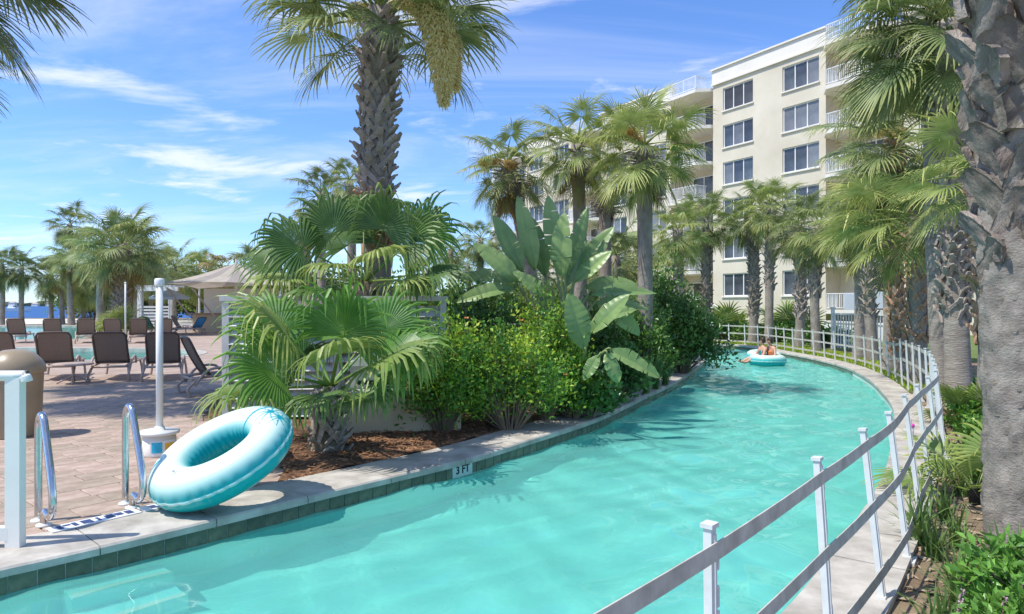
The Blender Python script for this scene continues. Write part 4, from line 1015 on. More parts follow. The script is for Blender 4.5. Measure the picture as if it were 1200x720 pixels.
# side table
p = G(86, 449.5); st_ = empty('side_table', p, 0, 'small round taupe side table between two brown loungers', 'table')
MB().lathe([(.37, .39), (.375, .40), (.375, .42), (.36, .43)], (0, 0, 0), 28).build('table_top', M_frame, st_, True)
MB().lathe([(.035, .06), (.028, .2), (.04, .39)], (0, 0, 0), 12).build('column', M_frame, st_, True)
for k in range(4):
    a = k * math.pi / 2 + .5; MB().tube(bez([(0, 0, .18), (.12 * math.cos(a), .12 * math.sin(a), .11), (.30 * math.cos(a), .30 * math.sin(a), .015)], 4), .02, 6).build('foot', M_frame, st_, True)
# slim pole by the far loungers
p = G(147, 403); sp_ = empty('flag_pole', p, 0, 'slim white pole among the far row of loungers', 'pole')
MB().tube([(0, 0, 0), (0, 0, 2.6)], .035, 8).build('shaft', M_white, sp_, True); MB().lathe([(.14, 0), (.14, .03), (.04, .05)], (0, 0, 0), 14).build('foot', M_white, sp_, True); MB().lathe([(.045, 2.6), (.05, 2.62), (.01, 2.66)], (0, 0, 0), 10).build('finial', M_white, sp_, True)

# canopy bar behind the deck
Yc = 42.0; cx = (277 - 600) / F * Yc
can = empty('bar_canopy', (cx, Yc, 0), 0, 'tan tensile canopy roof over the poolside bar', 'canopy'); hw, hd = 4.0, 3.6; ze, za_ = 2.75, 4.25
cor = [(-hw, -hd), (hw, -hd), (hw, hd), (-hw, hd)]
for q in range(4):
    a = Vector((*cor[q], ze)); b = Vector((*cor[(q + 1) % 4], ze)); ap = Vector((0, 0, za_)); mb = MB(); n = 10; vs = []
    for i in range(n + 1):
        u = i / n
        for j in range(n + 1):
            v = j / n; e_ = a.lerp(b, v); e_.z += .22 * math.sin(math.pi * v) ; pt = e_.lerp(ap, u); pt.z -= .45 * math.sin(math.pi * u) * (.7 + .3 * math.sin(math.pi * v)) * .6; vs.append(pt)
    for i in range(n):
        for j in range(n):
            mb.mi = 1 if (j // 2) % 2 else 0; b0 = 0  # alternate bands carry the painted fold shading
            mb.f.append((i * (n + 1) + j, i * (n + 1) + j + 1, (i + 1) * (n + 1) + j + 1, (i + 1) * (n + 1) + j)); mb.m.append(mb.mi)
    mb.v = [tuple(v) for v in vs]; mb.build('roof_panel', [M_canopy, M_canopy_shade], can)
for x, y in cor: MB().tube([(x * .97, y * .97, 0), (x * .97, y * .97, ze)], .06, 10).build('post', M_white, can)
MB().tube([(0, 0, 0), (0, 0, za_ + .25)], .06, 10).build('mast', M_white, can)
for x in (-2.6, -1.2): MB().tube([(x, -hd + .3, ze - .1), (x + .9, -hd + 1.2, 1.0)], .05, 6).build('brace', M_frame, can)
barw = empty('bar_hut', (cx + .6, Yc + 2.2, 0), 0, 'beige bar hut with wooden counter under the canopy', 'hut')
MB().box((0, 0, 1.35), (6.2, 2.2, 2.7)).build('wall', M_cream2, barw)
MB().box((-.3, -1.75, .55), (6.2, .5, 1.1)).build('counter', M_wall_tan, barw); MB().box((-.3, -1.82, 1.13), (6.5, .8, .07)).build('counter_top', M_barwood, barw)
# white slatted screen and pergola beam
Ys = 41.0
ss = empty('slatted_screen', ((181 - 600) / F * Ys, Ys, 0), 0, 'low white slatted screen left of the canopy bar', 'screen')
for k in range(8): MB().box((0, 0, .22 + k * .19), (1.9, .04, .11)).build('slat', M_white, ss)
for x in (-.98, .98): MB().box((x, .03, .85), (.11, .11, 1.7)).build('post', M_white, ss)
pg = empty('pergola', ((186 - 600) / F * 43, 43, 0), 0, 'white timber pergola frame beside the canopy bar', 'pergola')
for x in (-1.2, .75): MB().box((x, 0, 1.3), (.2, .2, 2.6)).build('post', M_white, pg)
MB().box((-.2, 0, 2.68), (2.9, .22, .26)).build('beam', M_white, pg)
for k in range(6): MB().box((-1.3 + k * .44, .5, 2.86), (.08, 1.8, .10)).build('rafter', M_white, pg)
# pale blue parasol
pp = empty('parasol', ((199 - 600) / F * 40, 40, 0), 0, 'pale blue parasol in front of the canopy bar', 'parasol')
MB().tube([(0, 0, 0), (0, 0, 2.55)], .03, 8).build('pole', M_white, pp)
cm = MB(); vs = [(0, 0, 2.62)]; 
for k in range(8): a = k * math.pi / 4; vs.append((1.15 * math.cos(a), 1.15 * math.sin(a), 2.12))
for k in range(8): a = k * math.pi / 4; vs.append((1.13 * math.cos(a), 1.13 * math.sin(a), 2.0))
cm.add(vs, [(0, 1 + k, 1 + (k + 1) % 8) for k in range(8)] + [(1 + k, 9 + k, 9 + (k + 1) % 8, 1 + (k + 1) % 8) for k in range(8)]); cm.build('canopy', M_umb, pp)
MB().lathe([(.25, 0), (.25, .06), (.06, .1), (.04, .3)], (0, 0, 0), 14).build('base', M_white, pp, True)

# louvred white screen and planter behind the fan palm
scr = empty('louvred_screen', (-2.45, 9.55, 0), R(6), 'tall white louvred equipment screen behind the fan palm', 'screen')
Ls = 3.0
slm = MB(); slm.add([(-.70, -.07, -.055), (.70, -.07, -.055), (.70, .05, .055), (-.70, .05, .055), (-.70, -.085, -.045), (.70, -.085, -.045), (.70, .035, .065), (-.70, .035, .065)], [(0, 1, 2, 3), (7, 6, 5, 4), (0, 4, 5, 1), (3, 2, 6, 7)]); slm = slm.mesh('slat', M_louver)
for sx in (-.74, .74):
    for k in range(12): link('slat', slm, scr, Matrix.Translation((sx, 0, .16 + k * .125)))
for x in (-1.48, 0, 1.48): MB().box((x, 0, .86), (.09, .16, 1.70)).build('post', M_louver, scr)
MB().box((0, 0, 1.745), (3.1, .22, .07)).build('cap', M_louver, scr)
MB().box((0, .17, .83), (2.9, .03, 1.62)).build('backing', M_greybox, scr)
pl = empty('planter_wall', (-1.42, 8.75, 0), R(17), 'low tan rendered wall behind the fan palm leaves', 'wall')
MB().box((0, 0, .21), (1.5, .30, .62)).build('wall', M_wall_tan, pl); MB().box((0, 0, .545), (1.56, .36, .05)).build('cap', M_greybox, pl)
ub = empty('pump_cabinet', (-1.83, 9.1, 0), R(12), 'grey white pump cabinet with curved lid behind the low wall', 'cabinet')
MB().box((0, 0, .45), (.62, .5, .9)).build('body', M_greybox, ub)
lm = MB(); vs = []
for y in (-.29, .29):
    for k in range(9): f = k / 8; vs.append((-.36 + .72 * f, y, .90 + .10 * math.sin(math.pi * f)))
    vs += [(.36, y, .87), (-.36, y, .87)]
lm.add(vs, [tuple(range(11)), tuple(reversed(range(11, 22)))] + [(k, (k + 1) % 11, 11 + (k + 1) % 11, 11 + k) for k in range(11)]); lm.build('lid', M_white, ub)
for k in range(3): MB().box((0, -.255, .25 + k * .2), (.44, .014, .05)).build('vent', M_black, ub)

# pink lidded cup on the outer coping
p = G(1067, 513); cup = empty('drink_cup', (p.x, p.y, .013), 0, 'clear drink cup with bright pink lid on the outer coping', 'cup')
MB().lathe([(.030, 0), (.036, .04), (.042, .13)], (0, 0, 0), 18).build('cup', M_cup, cup, True); MB().lathe([(.047, .125), (.048, .145), (.04, .16), (.015, .165)], (0, 0, 0), 18).build('lid', M_pink, cup, True)
MB().tube([(.01, 0, .15), (.018, .004, .22)], .004, 6).build('straw', M_pink, cup)
# ---------------------------------------------------------------- palms
def gp(px, Y): return Vector(((px - 600) / F * Y, Y, -.02))
# the big booted palm on the island
palm('tall sabal palm with shaggy booted trunk and hanging cream blossom behind the fan palm', gp(454, 11.3), P(446, 12, 11.3), .19, .26, 32, 'sabal', 1.3, -14, 80, 'mix', 170, .44, .985, 1.15, plumes=(('y', 0, R(-32), R(2), 1.12), ('y', 0, R(-18), R(8), 1.0), ('y', 1, R(170), R(10), .8)), seed=91, flare=1.1)
# three sabals beyond the bird of paradise
palm('sabal palm with old brown leaf stalks and orange blossom, trunk leaning, before the hotel end', gp(648, 17), P(594, 192, 17), .15, .15, 26, 'sabal', .90, -75, 70, longboots=60, dead=4, yellow=.12, plumes=(('o', 0, R(175), R(5), 1), ('o', 1, R(-70), R(-15), .8)), seed=17)
palm('sabal palm with bare grey trunk right behind the bird of paradise', gp(676, 15.5), P(676, 170, 15.5), .15, .15, 24, 'sabal2', .82, -65, 78, longboots=24, yellow=.10, seed=23)
palm('sabal palm with round spiky crown and ragged collar between paddle leaves and hotel', gp(757, 14), P(755, 172, 14), .15, .16, 30, 'sabal2', .86, -58, 82, longboots=70, plumes=(('o', 1, R(200), R(35), .9),), dead=3, seed=35)
palm('stubby sabal palm whose crown is a dark ball of dead stalks', gp(712, 19), P(709, 222, 19), .16, .17, 12, 'sabal3', .8, -10, 75, longboots=110, dead=6, seed=41)
palm('low young palm filling the gap behind the bare grey trunk', gp(725, 21), P(722, 300, 21), .15, .15, 22, 'sabal', .95, -50, 78, seed=43)
palm('low young palm left of the two grey balcony trunks', gp(795, 26), P(795, 268, 26), .17, .17, 24, 'sabal2', .95, -55, 78, 'grey', 60, .2, 1, parts=False, seed=44)
# row along the outer bank in front of the hotel
palm('grey latticed palm trunk standing before the hotel balconies by the dark shrub', gp(829, 33), P(829, 258, 33), .19, .20, 28, 'sabal', 1.05, -60, 80, 'grey', 110, .12, 1, 1.15, parts=False, seed=51)
palm('latticed palm before the ground floor window nearest the swimmers', gp(882, 31), P(879, 255, 31), .19, .20, 28, 'sabal', 1.0, -60, 78, 'grey', 110, .25, 1, 1.15, parts=False, seed=52)
palm('smooth grey palm just beside the latticed palm at the swimmers', gp(901, 29), P(903, 240, 29), .17, .18, 28, 'sabal2', 1.0, -60, 80, 'grey', 60, .45, 1, 1.1, parts=False, seed=53)
palm('dark latticed palm between the two yellow green palmettos', gp(936, 26.5), P(934, 262, 26.5), .17, .18, 26, 'sabal3', .95, -60, 75, 'grey', 80, .3, 1, 1.1, parts=False, seed=54)
palm('leaning palm with frayed boots at the edge of the hotel wall', gp(957, 24.5), P(960, 265, 24.5), .15, .17, 28, 'sabal', 1.0, -65, 75, 'grey', 50, .5, 1, 1.1, parts=False, seed=55)
palm('straight grey palm trunk beside the hung white towel', gp(1006, 21), P(1004, 262, 21), .16, .155, 28, 'sabal2', .95, -65, 78, seed=56, barkm=M_bark2, yellow=.1)
palm('latticed grey palm trunk between two towels on the balcony rail', gp(1023, 20), P(1022, 210, 20), .15, .16, 28, 'sabal3', .95, -65, 78, 'grey', 90, .3, 1, 1.0, parts=False, seed=57)
palm('smooth shaded palm trunk touching the orange booted one', gp(1042, 17.5), P(1040, 250, 17.5), .15, .15, 26, 'sabal', .9, -65, 75, seed=58, barkm=M_bark2)
palm('palm with orange brown latticed boots and pale yellow blossoms above', gp(1057, 16.5), P(1050, 165, 16.5), .135, .15, 34, 'sabal', 1.2, -70, 80, 'warm', 120, .14, 1, 1.05, plumes=(('y', 1, R(200), R(30), .8), ('y', 1, R(250), R(20), .8)), seed=59)
palm('tall thick smooth palm trunk in shade behind the fence corner', gp(1104, 12.4), P(1094, 12, 12.4), .155, .155, 30, 'sabal3', 1.22, -50, 80, seed=60, barkm=M_bark2)
palm('tall palm with grey lattice above a smooth base, orange at its crown', gp(1124, 11.4), P(1110, 25, 11.4), .185, .18, 32, 'sabal', 1.22, -50, 82, 'grey', 150, .28, .86, 1.1, seed=61, barkm=M_bark2)
palm('short palm with long green fans behind the nearest trunk', gp(1160, 9.2), P(1150, 205, 9.2), .17, .18, 18, 'sabal2', .80, -40, 75, 'warm', 50, .4, 1, 1.0, seed=62)
palm('broad leaved palm with pale arching fans over the fence', gp(1075, 14.3), P(1074, 248, 14.3), .17, .18, 22, 'sabal2', 1.3, -35, 60, 'warm', 60, .3, 1, 1.0, seed=63, parts=False)
# the nearest trunk, its crown above the picture
near = palm('massive rough grey palm trunk beside the strap fence', Vector((3.33, 4.38, -.03)), Vector((3.16, 4.3, 6.5)), .235, .27, 26, 'sabal', 1.0, -10, 80, None, seed=70, flare=1.03, barkm=M_bark2)
M_plate = mat('rough_boot', (.14, .115, .09), (.38, .33, .27), .95, 7, 1.0, 24, stretch=(1, 1, .45), rnd=.25, lo=.3, hi=.7, bdist=.05)
from mathutils import noise as mnoise
def plate_mesh(seed):
    """broad broken leaf base: thick flat slab, chipped and split along its edges"""
    rg = random.Random(seed); mb = MB(); n, m_ = 12, 8; w, h = .125, .44; vs = []; lean_ = rg.uniform(-.05, .05); cutl = rg.uniform(.5, .95); cutr = rg.uniform(.5, .95)
    for j in range(n + 1):
        f = j / n; ww = w * (1.05 - .35 * f) ; z = -h * .5 + h * f; bulge = .01 + .10 * f ** 1.6
        for i in range(m_ + 1):
            u = 2 * i / m_ - 1; q = mnoise.noise(Vector((u * 2.2, f * 4, seed * 7.1))); q2 = mnoise.noise(Vector((u * 7, f * 11, seed * 3.3)))
            top = h * (.16 * (1 - (cutl if u < 0 else cutr)) * -abs(u) + .10 * q2) * (1 if f > .8 else 0)
            vs.append((bulge - .03 * u * u * (1 - f) + .020 * q + .009 * q2, u * ww * (1 + .22 * q) + lean_ * f, z + top - (.12 * (1 - abs(u)) if j == 0 else 0)))
    k = len(vs); W = m_ + 1; fs = [(j * W + i, j * W + i + 1, (j + 1) * W + i + 1, (j + 1) * W + i) for j in range(n) for i in range(m_)]
    vs2 = [(x - .055 - .015 * rg.random(), y * .95, z - .012) for x, y, z in vs]; fs += [tuple(k + q for q in reversed(f)) for f in fs]
    rim = list(range(W)) + [j * W + m_ for j in range(1, n + 1)] + [n * W + i for i in range(m_ - 1, -1, -1)] + [j * W for j in range(n - 1, 0, -1)]
    fs += [(rim[q], rim[(q + 1) % len(rim)], k + rim[(q + 1) % len(rim)], k + rim[q]) for q in range(len(rim))]
    mb.add(vs + vs2, fs); me = mb.mesh('boot', M_plate); me.polygons.foreach_set('use_smooth', [i < 2 * n * m_ for i in range(len(fs))]); return me
def rough_trunk(H, r0, r1):
    mb = MB(); n, rows = 72, 190; vs = []
    for j in range(rows + 1):
        f = j / rows; z = -.15 + (H.z + .15) * f; c = Vector((H.x * f, H.y * f, z)); r = r0 + (r1 - r0) * f
        for i in range(n):
            a = 2 * math.pi * i / n; e = Vector((math.cos(a), math.sin(a), 0)); q = Vector((e.x * 1.3, e.y * 1.3, z * 2.2))
            d = .022 * mnoise.noise(q * 1.6) + .016 * mnoise.noise(Vector((e.x * 5, e.y * 5, z * 5))) + .009 * mnoise.noise(Vector((e.x * 14, e.y * 14, z * 16)))
            cr = mnoise.noise(Vector((e.x * 1.1, e.y * 1.1, z * 13 + 2.0 * mnoise.noise(q * 2)))); d -= .022 * max(0, 1 - abs(cr) * 7)          # ring cracks
            cv = mnoise.noise(Vector((e.x * 7 + mnoise.noise(q * 3), e.y * 7, z * 1.6))); d -= .014 * max(0, 1 - abs(cv) * 6)                       # upright fissures
            vs.append(c + e * (r + d))
    fs = [(j * n + i, j * n + (i + 1) % n, (j + 1) * n + (i + 1) % n, (j + 1) * n + i) for j in range(rows) for i in range(n)]
    mb.add(vs, fs); return mb.mesh('trunk', M_barkn, True)
M_barkn = mat('weathered_bark', (.17, .145, .12), (.42, .37, .31), .95, 6, .9, 45, stretch=(1, 1, 1.6), lo=.28, hi=.72, detail=9, bdist=.015)
for ch in near.children:
    if ch.name.startswith('trunk'): ch.data = rough_trunk(Vector((-.17, -.08, 6.53)), .245, .25)
plates = [plate_mesh(i) for i in range(5)]; rg = random.Random(12)
for i in range(120):
    f = i / 119; z = 1.85 + f * 3.9; a = i * 2.39996 + rg.uniform(-.15, .15); r = .235 + .02 * f; s = (.62 + .42 * min(1, f * 3)) * rg.uniform(.8, 1.25)
    link('boot', rg.choice(plates), near, Matrix.Translation((-.17 * z / 6.5 + math.cos(a) * r, -.08 * z / 5.9 + math.sin(a) * r, z)) @ Matrix.Rotation(a, 4, 'Z') @ Matrix.Rotation(rg.uniform(-.06, .20), 4, 'Y') @ Matrix.Rotation((.45 if i % 2 else -.45) + rg.uniform(-.3, .3), 4, 'X') @ Matrix.Scale(s, 4))
# palm beyond the left edge: its fronds hang into the sky and its shade lies on the deck
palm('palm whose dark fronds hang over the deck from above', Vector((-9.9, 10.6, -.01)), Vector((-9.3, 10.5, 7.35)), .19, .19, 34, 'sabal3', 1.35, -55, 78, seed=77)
palm('sabal palm shading the middle of the deck beside the bin', Vector((-11.2, 12.6, -.01)), Vector((-10.9, 12.4, 7.0)), .19, .19, 28, 'sabal', 1.1, -55, 78, seed=78)
# behind the deck, left
palm('squat sabal palm with thick boots rising out of the fern like shrub', gp(143, 37), P(143, 288, 37), .33, .40, 50, 'sabal', 1.62, -72, 80, 'grey', 130, .25, 1, 1.5, parts=False, yellow=.22, seed=101)
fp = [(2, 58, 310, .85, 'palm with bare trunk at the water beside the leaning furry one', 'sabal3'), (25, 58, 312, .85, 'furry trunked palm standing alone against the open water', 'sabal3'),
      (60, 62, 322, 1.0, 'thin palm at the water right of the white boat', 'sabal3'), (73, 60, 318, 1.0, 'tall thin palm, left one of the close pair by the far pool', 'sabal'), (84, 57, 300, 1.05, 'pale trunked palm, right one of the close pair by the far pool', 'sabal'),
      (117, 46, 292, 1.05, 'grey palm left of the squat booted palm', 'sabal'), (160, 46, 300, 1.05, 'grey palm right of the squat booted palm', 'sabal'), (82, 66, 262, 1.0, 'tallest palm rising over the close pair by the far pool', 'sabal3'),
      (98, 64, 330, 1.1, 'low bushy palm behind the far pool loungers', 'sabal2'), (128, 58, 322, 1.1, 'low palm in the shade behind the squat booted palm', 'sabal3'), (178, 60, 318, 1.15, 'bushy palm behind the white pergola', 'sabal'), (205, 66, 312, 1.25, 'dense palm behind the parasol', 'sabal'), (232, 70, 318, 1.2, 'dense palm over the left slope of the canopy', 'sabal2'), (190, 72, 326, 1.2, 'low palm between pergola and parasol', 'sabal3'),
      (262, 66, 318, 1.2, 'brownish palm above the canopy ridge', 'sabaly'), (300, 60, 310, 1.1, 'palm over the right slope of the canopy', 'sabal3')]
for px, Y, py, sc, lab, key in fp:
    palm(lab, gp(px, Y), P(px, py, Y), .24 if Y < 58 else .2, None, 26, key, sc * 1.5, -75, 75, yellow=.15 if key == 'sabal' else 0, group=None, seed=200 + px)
palm('distant slim palm left of the tall booted trunk', gp(378, 27), P(376, 226, 27), .17, .17, 26, 'sabal3', .85, -70, 75, seed=301, dead=4)
palm('distant round headed palm touching the tall booted trunk', gp(408, 26), P(409, 212, 26), .17, .17, 28, 'sabal', .78, -75, 78, seed=302)
palm('golden browned palm low behind the dark fan palm', gp(362, 30), P(360, 262, 30), .17, .17, 22, 'sabaly', .75, -70, 70, seed=303)
for px, Y, py, lab in ((528, 44, 292, 'hazy palm between shrubs and hotel, left of its twin'), (563, 40, 280, 'hazy palm just left of the hotel corner'), (548, 52, 310, 'low hazy palm between two taller ones near the hotel corner'), (500, 48, 318, 'low palm behind the golden shrub'), (595, 46, 300, 'low palm before the hotel corner column')):
    palm(lab, gp(px, Y), P(px, py, Y), .2, None, 26, 'sabal', 1.0, -75, 75, seed=px)
for i, (px, Y, py, k) in enumerate(((640, 30, 318, 'sabal3'), (690, 34, 312, 'sabal'), (770, 33, 322, 'sabal2'), (735, 36, 300, 'sabal3'))):
    palm('low palm in the screen of greenery between island and hotel', gp(px, Y), P(px, py, Y), .18, None, 24, k, 1.05, -60, 78, group='screen of low palms before the hotel', seed=400 + px)

def far_tree(label, base, size, seed, tintv, group=None, leaf=.34):
    t = shrub('broadleaf_tree', label, base, size, 90, 4200, M_dkleaf, leaf, .6, lambda rg, h, e: tuple(k * rg.uniform(.7, 1.2) for k in tintv), seed, group, cat='tree', hollow=.12)
    MB().tube([(0, 0, -.2), (.05, 0, size[2] * .3), (0, 0, size[2] * .6)], [.22, .18, .1], 8).build('trunk', M_bark, t)
for i, (px, Y, w, h, tv) in enumerate(((112, 74, 4.5, 5.2, (1, .8, .8)), (150, 78, 4.5, 5.6, (.9, .75, .8)), (196, 80, 4.8, 5.8, (1.1, .9, .8)), (232, 82, 5, 6.2, (1.3, 1.0, .7)), (262, 76, 4.5, 6.6, (1.9, 1.2, .7)), (300, 74, 5, 6.4, (1.1, .9, .8)), (345, 72, 5, 6.0, (1, .8, .8)), (392, 66, 5, 6.0, (1, .85, .8)))):
    far_tree('dark leafy tree in the belt of greenery behind the pools', gp(px, Y), (w, 3.5, h), 500 + i, tv, 'belt of trees behind the pools')
for i, (px, Y, w, h) in enumerate(((455, 38, 2.6, 3.2), (505, 36, 2.6, 3.0), (545, 34, 2.4, 2.8), (585, 36, 2.4, 3.0), (625, 38, 2.6, 3.2), (665, 36, 2.4, 3.0), (705, 38, 2.4, 3.4), (745, 40, 2.4, 3.2), (785, 42, 2.2, 2.8))):
    far_tree('leafy tree in the green screen between island and hotel', gp(px, Y), (w, 1.8, h), 520 + i, (1.1, 1.0, .8), 'green screen of trees before the hotel', .2)

# ---------------------------------------------------------------- fan palms on the island
FANP = {'fan': (M_fan, 38, 235, .46, .75), 'fany': (M_fany, 32, 210, .40, .95), 'fand': (M_fand, 34, 230, .46, .8)}
def fan_palm(label, base, crown, leaves, r=.14, skirt=14, seed=1):
    rg = random.Random(seed); base, crown = Vector(base), Vector(crown); t = empty('fan_palm', base, 0, label, 'palm tree')
    C_ = crown - base; pts = [Vector((0, 0, -.1))] + [C_ * (k / 8) for k in range(9)]; rs = [r * 1.2] + [r * (1.1 - .25 * k / 8) for k in range(9)]
    link('trunk', trunk_mesh(pts, rs, M_deadtrunk, seed, knob=.04), t)
    for f, M in boot_mats(pts, rs, .15, .98, 40, seed, .8): link('boot', rg.choice(BOOTS['grey']), t, M)
    for i in range(skirt):
        az = rg.uniform(0, 6.28); pit = -R(rg.uniform(50, 80)); M = Matrix.Translation(C_ * rg.uniform(.75, 1.0)) @ Matrix.Rotation(az, 4, 'Z') @ Matrix.Rotation(-pit, 4, 'Y') @ Matrix.Rotation(rg.uniform(-.5, .5), 4, 'X') @ Matrix.Scale(rg.uniform(.42, .66) * min(1, C_.z / 1.0), 4)
        link('dead_frond', pick(rg, 'dead', pit), t, M)
    for px, py, Y, nz, key, s in leaves:
        hub = P(px, py, Y) - base; X = (hub - C_); ln = X.length; X.normalize(); Z = Vector(nz); Z = (Z - X * Z.dot(X)).normalized(); Yv = Z.cross(X)
        M3 = Matrix(((X.x, Yv.x, Z.x), (X.y, Yv.y, Z.y), (X.z, Yv.z, Z.z))); gl = M3.transposed() @ Vector((0, 0, -1)); mt, nsg, spr, spl, dr = FANP[key]
        me = fan_mesh('frond', mt, rg.randrange(9999), nseg=nsg, pet=ln, Rb=.88 * s, spread=spr, split=spl, arch=.10, droop=dr, sag=.10, cup=.06, petr=.013, costa=.06, g=gl, fold=.5, ytip=.75, broken=.16)
        M = M3.to_4x4(); M.translation = C_; link('frond', me, t, M)
    return t
fb = G(384, 533)
fan_palm('bright green fan palm with split drooping leaves behind the swim ring', (fb.x, fb.y, 0), P(388, 452, 7.6),
    [(402, 394, 7.25, (.05, -.9, .3), 'fan', 1.0), (328, 436, 7.05, (-.15, -.85, .45), 'fan', .95), (338, 392, 7.2, (-.2, -.45, .9), 'fany', 1.0), (330, 385, 7.7, (-.2, -.3, 1), 'fan', .95), (446, 420, 7.15, (.25, -.45, .85), 'fany', 1.0), (455, 418, 7.5, (.25, -.45, .85), 'fan', .95),
     (394, 414, 6.95, (0, -.45, .9), 'fany', .82), (296, 455, 7.0, (-.3, -.4, .85), 'fany', .8), (482, 402, 8.0, (.2, -.75, .6), 'fand', .62), (352, 432, 8.0, (-.1, -.8, .6), 'fand', .9), (425, 402, 8.1, (.1, -.5, .85), 'fany', .95), (448, 388, 7.9, (.3, -.6, .7), 'fan', .9), (372, 462, 7.1, (-.1, -.6, .8), 'fand', .62), (425, 458, 7.2, (.2, -.6, .8), 'fand', .6), (365, 400, 8.0, (-.2, -.7, .6), 'fan', .85)], .15, 18, 5)
fan_palm('larger dark green fan palm with browned tips behind the louvred screen', gp(432, 10.2), P(428, 330, 10.0),
    [(356, 290, 9.5, (-.25, -.75, .65), 'fand', 1.05), (340, 322, 9.4, (-.3, -.4, .9), 'fany', .9), (330, 300, 10.2, (-.2, -.6, .8), 'fand', .95), (392, 272, 9.9, (-.1, -.9, .4), 'fand', .95), (425, 258, 10.4, (0, -.9, .3), 'fand', .9), (472, 285, 9.6, (.2, -.8, .5), 'fand', 1.0), (492, 272, 10.2, (.3, -.8, .4), 'fan', .95),
     (398, 312, 9.1, (-.05, -.4, .9), 'fany', .85), (440, 300, 9.2, (.05, -.6, .8), 'fany', .85), (448, 270, 9.6, (.1, -.85, .45), 'fand', .95), (500, 318, 9.5, (.3, -.5, .85), 'fand', .9), (470, 325, 9.2, (.2, -.5, .85), 'fany', .75), (375, 335, 9.2, (-.2, -.4, .9), 'fand', .85), (410, 285, 10.6, (0, -.8, .5), 'fand', .95)], .17, 16, 6)
# small ones: palmettos
def palmetto(label, base, n, sc, key='palmetto', group=None, seed=1, lo=5, hi=80):
    rg = random.Random(seed); t = empty('palmetto', base, 0, label, 'palmetto', group)
    MB().lathe([(.07 * sc, -.05), (.08 * sc, .05), (.05 * sc, .14)], (0, 0, 0), 8).build('stem', M_dead, t)
    for i in range(n):
        pit = R(rg.uniform(lo, hi)); M = Matrix.Translation((0, 0, .08)) @ Matrix.Rotation(i * 2.4 + rg.uniform(-.3, .3), 4, 'Z') @ Matrix.Rotation(-pit, 4, 'Y') @ Matrix.Rotation(rg.uniform(-.5, .5), 4, 'X') @ Matrix.Scale(sc * rg.uniform(.8, 1.15), 4)
        link('frond', pick(rg, key, pit), t, M)
palmetto('yellow green palmetto under the hotel window behind the swimmers', gp(853, 37), 16, 1.5, seed=1); palmetto('yellow green palmetto clump between the grey trunks behind the fence', gp(919, 34), 16, 1.7, seed=2); palmetto('smaller yellow palmetto beside the dark latticed trunk', gp(948, 32), 14, 1.4, seed=3)
palmetto('spiky yellow palmetto low beside the massive grey trunk', Vector((3.9, 5.75, 0)), 9, .62, seed=4, lo=10, hi=60)
palmetto('small bright fan plant at the foot of the tall palms', Vector((6.3, 9.2, 0)), 10, .62, seed=6, lo=5, hi=60)
palmetto('fern like bright green shrub at the base of the squat booted palm', gp(136, 35.6), 30, .95, 'sabal2', seed=5, lo=0, hi=80)

# ---------------------------------------------------------------- giant bird of paradise
sb = gp(662, 10.3); sb.z = .03
strel = empty('bird_of_paradise', sb, 0, 'giant bird of paradise with broad grey green paddle leaves', 'plant')
rg = random.Random(6)
def zp(x, y): return 480 + x / 2.572, 220 + y / 2.572
blades = [((378, 250), (345, 46), 11.3, .20, .3), ((440, 230), (428, 45), 11.5, .20, .3), ((458, 275), (452, 95), 10.7, .22, .5), ((345, 255), (272, 98), 11.0, .20, .4), ((335, 285), (222, 168), 10.6, .19, .3), ((315, 282), (160, 240), 11.2, .17, .8), ((322, 300), (158, 322), 10.7, .17, .9), ((470, 260), (530, 78), 11.2, .16, 1.0), ((505, 260), (596, 126), 11.4, .19, .5), ((500, 285), (592, 195), 10.8, .18, .5),
          ((545, 320), (722, 292), 10.9, .17, .8), ((530, 300), (660, 262), 11.6, .17, .7), ((545, 440), (645, 328), 10.2, .20, .35), ((528, 490), (492, 338), 9.95, .23, .25), ((560, 400), (668, 360), 10.6, .15, .7), ((600, 490), (745, 548), 9.7, .17, .6), ((590, 500), (632, 570), 9.5, .14, .4), ((572, 505), (528, 565), 9.6, .12, .6), ((410, 270), (372, 110), 11.8, .2, .3), ((470, 300), (520, 170), 11.9, .2, .4), ((560, 350), (700, 330), 11.6, .16, .9), ((420, 330), (330, 255), 10.5, .17, .5), ((590, 360), (690, 420), 10.6, .16, .7)]
for i, (a, b_, Y, w, fold) in enumerate(blades):
    Y -= .5
    pa = P(*zp(*a), Y) - sb; pb_ = P(*zp(*b_), Y - .12) - sb; X = pb_ - pa; L_ = X.length * 1.12; X.normalize()
    view = (Vector((0, 0, CAM_H)) - (sb + pa)).normalized(); Z = (view * .75 + Vector((rg.uniform(-.35, .35), -.1, .75)))
    Z = (Z - X * Z.dot(X)).normalized(); Yv = Z.cross(X); dr = .12 if X.z > .5 else .22
    M = Matrix(((X.x, Yv.x, Z.x, pa.x), (X.y, Yv.y, Z.y, pa.y), (X.z, Yv.z, Z.z, pa.z), (0, 0, 0, 1)))
    lf = link('leaf', paddle_mesh(L_, w * .80, 30 + i, rg.choice((2, 3, 5, 6)), dr * rg.uniform(.7, 1.8), .22 + fold * .35), strel, M)
    st0 = Vector((rg.uniform(-.18, .18), rg.uniform(-.15, .15), 0)); mid = st0.lerp(pa, .55) + Vector((-.10 * X.x, 0, .12 * pa.z))
    MB().tube(bez([st0, mid, pa - X * .03, pa + X * .05], 5), [.030 - .0014 * k for k in range(16)], 6).build('stalk', M_strelp, strel, True)

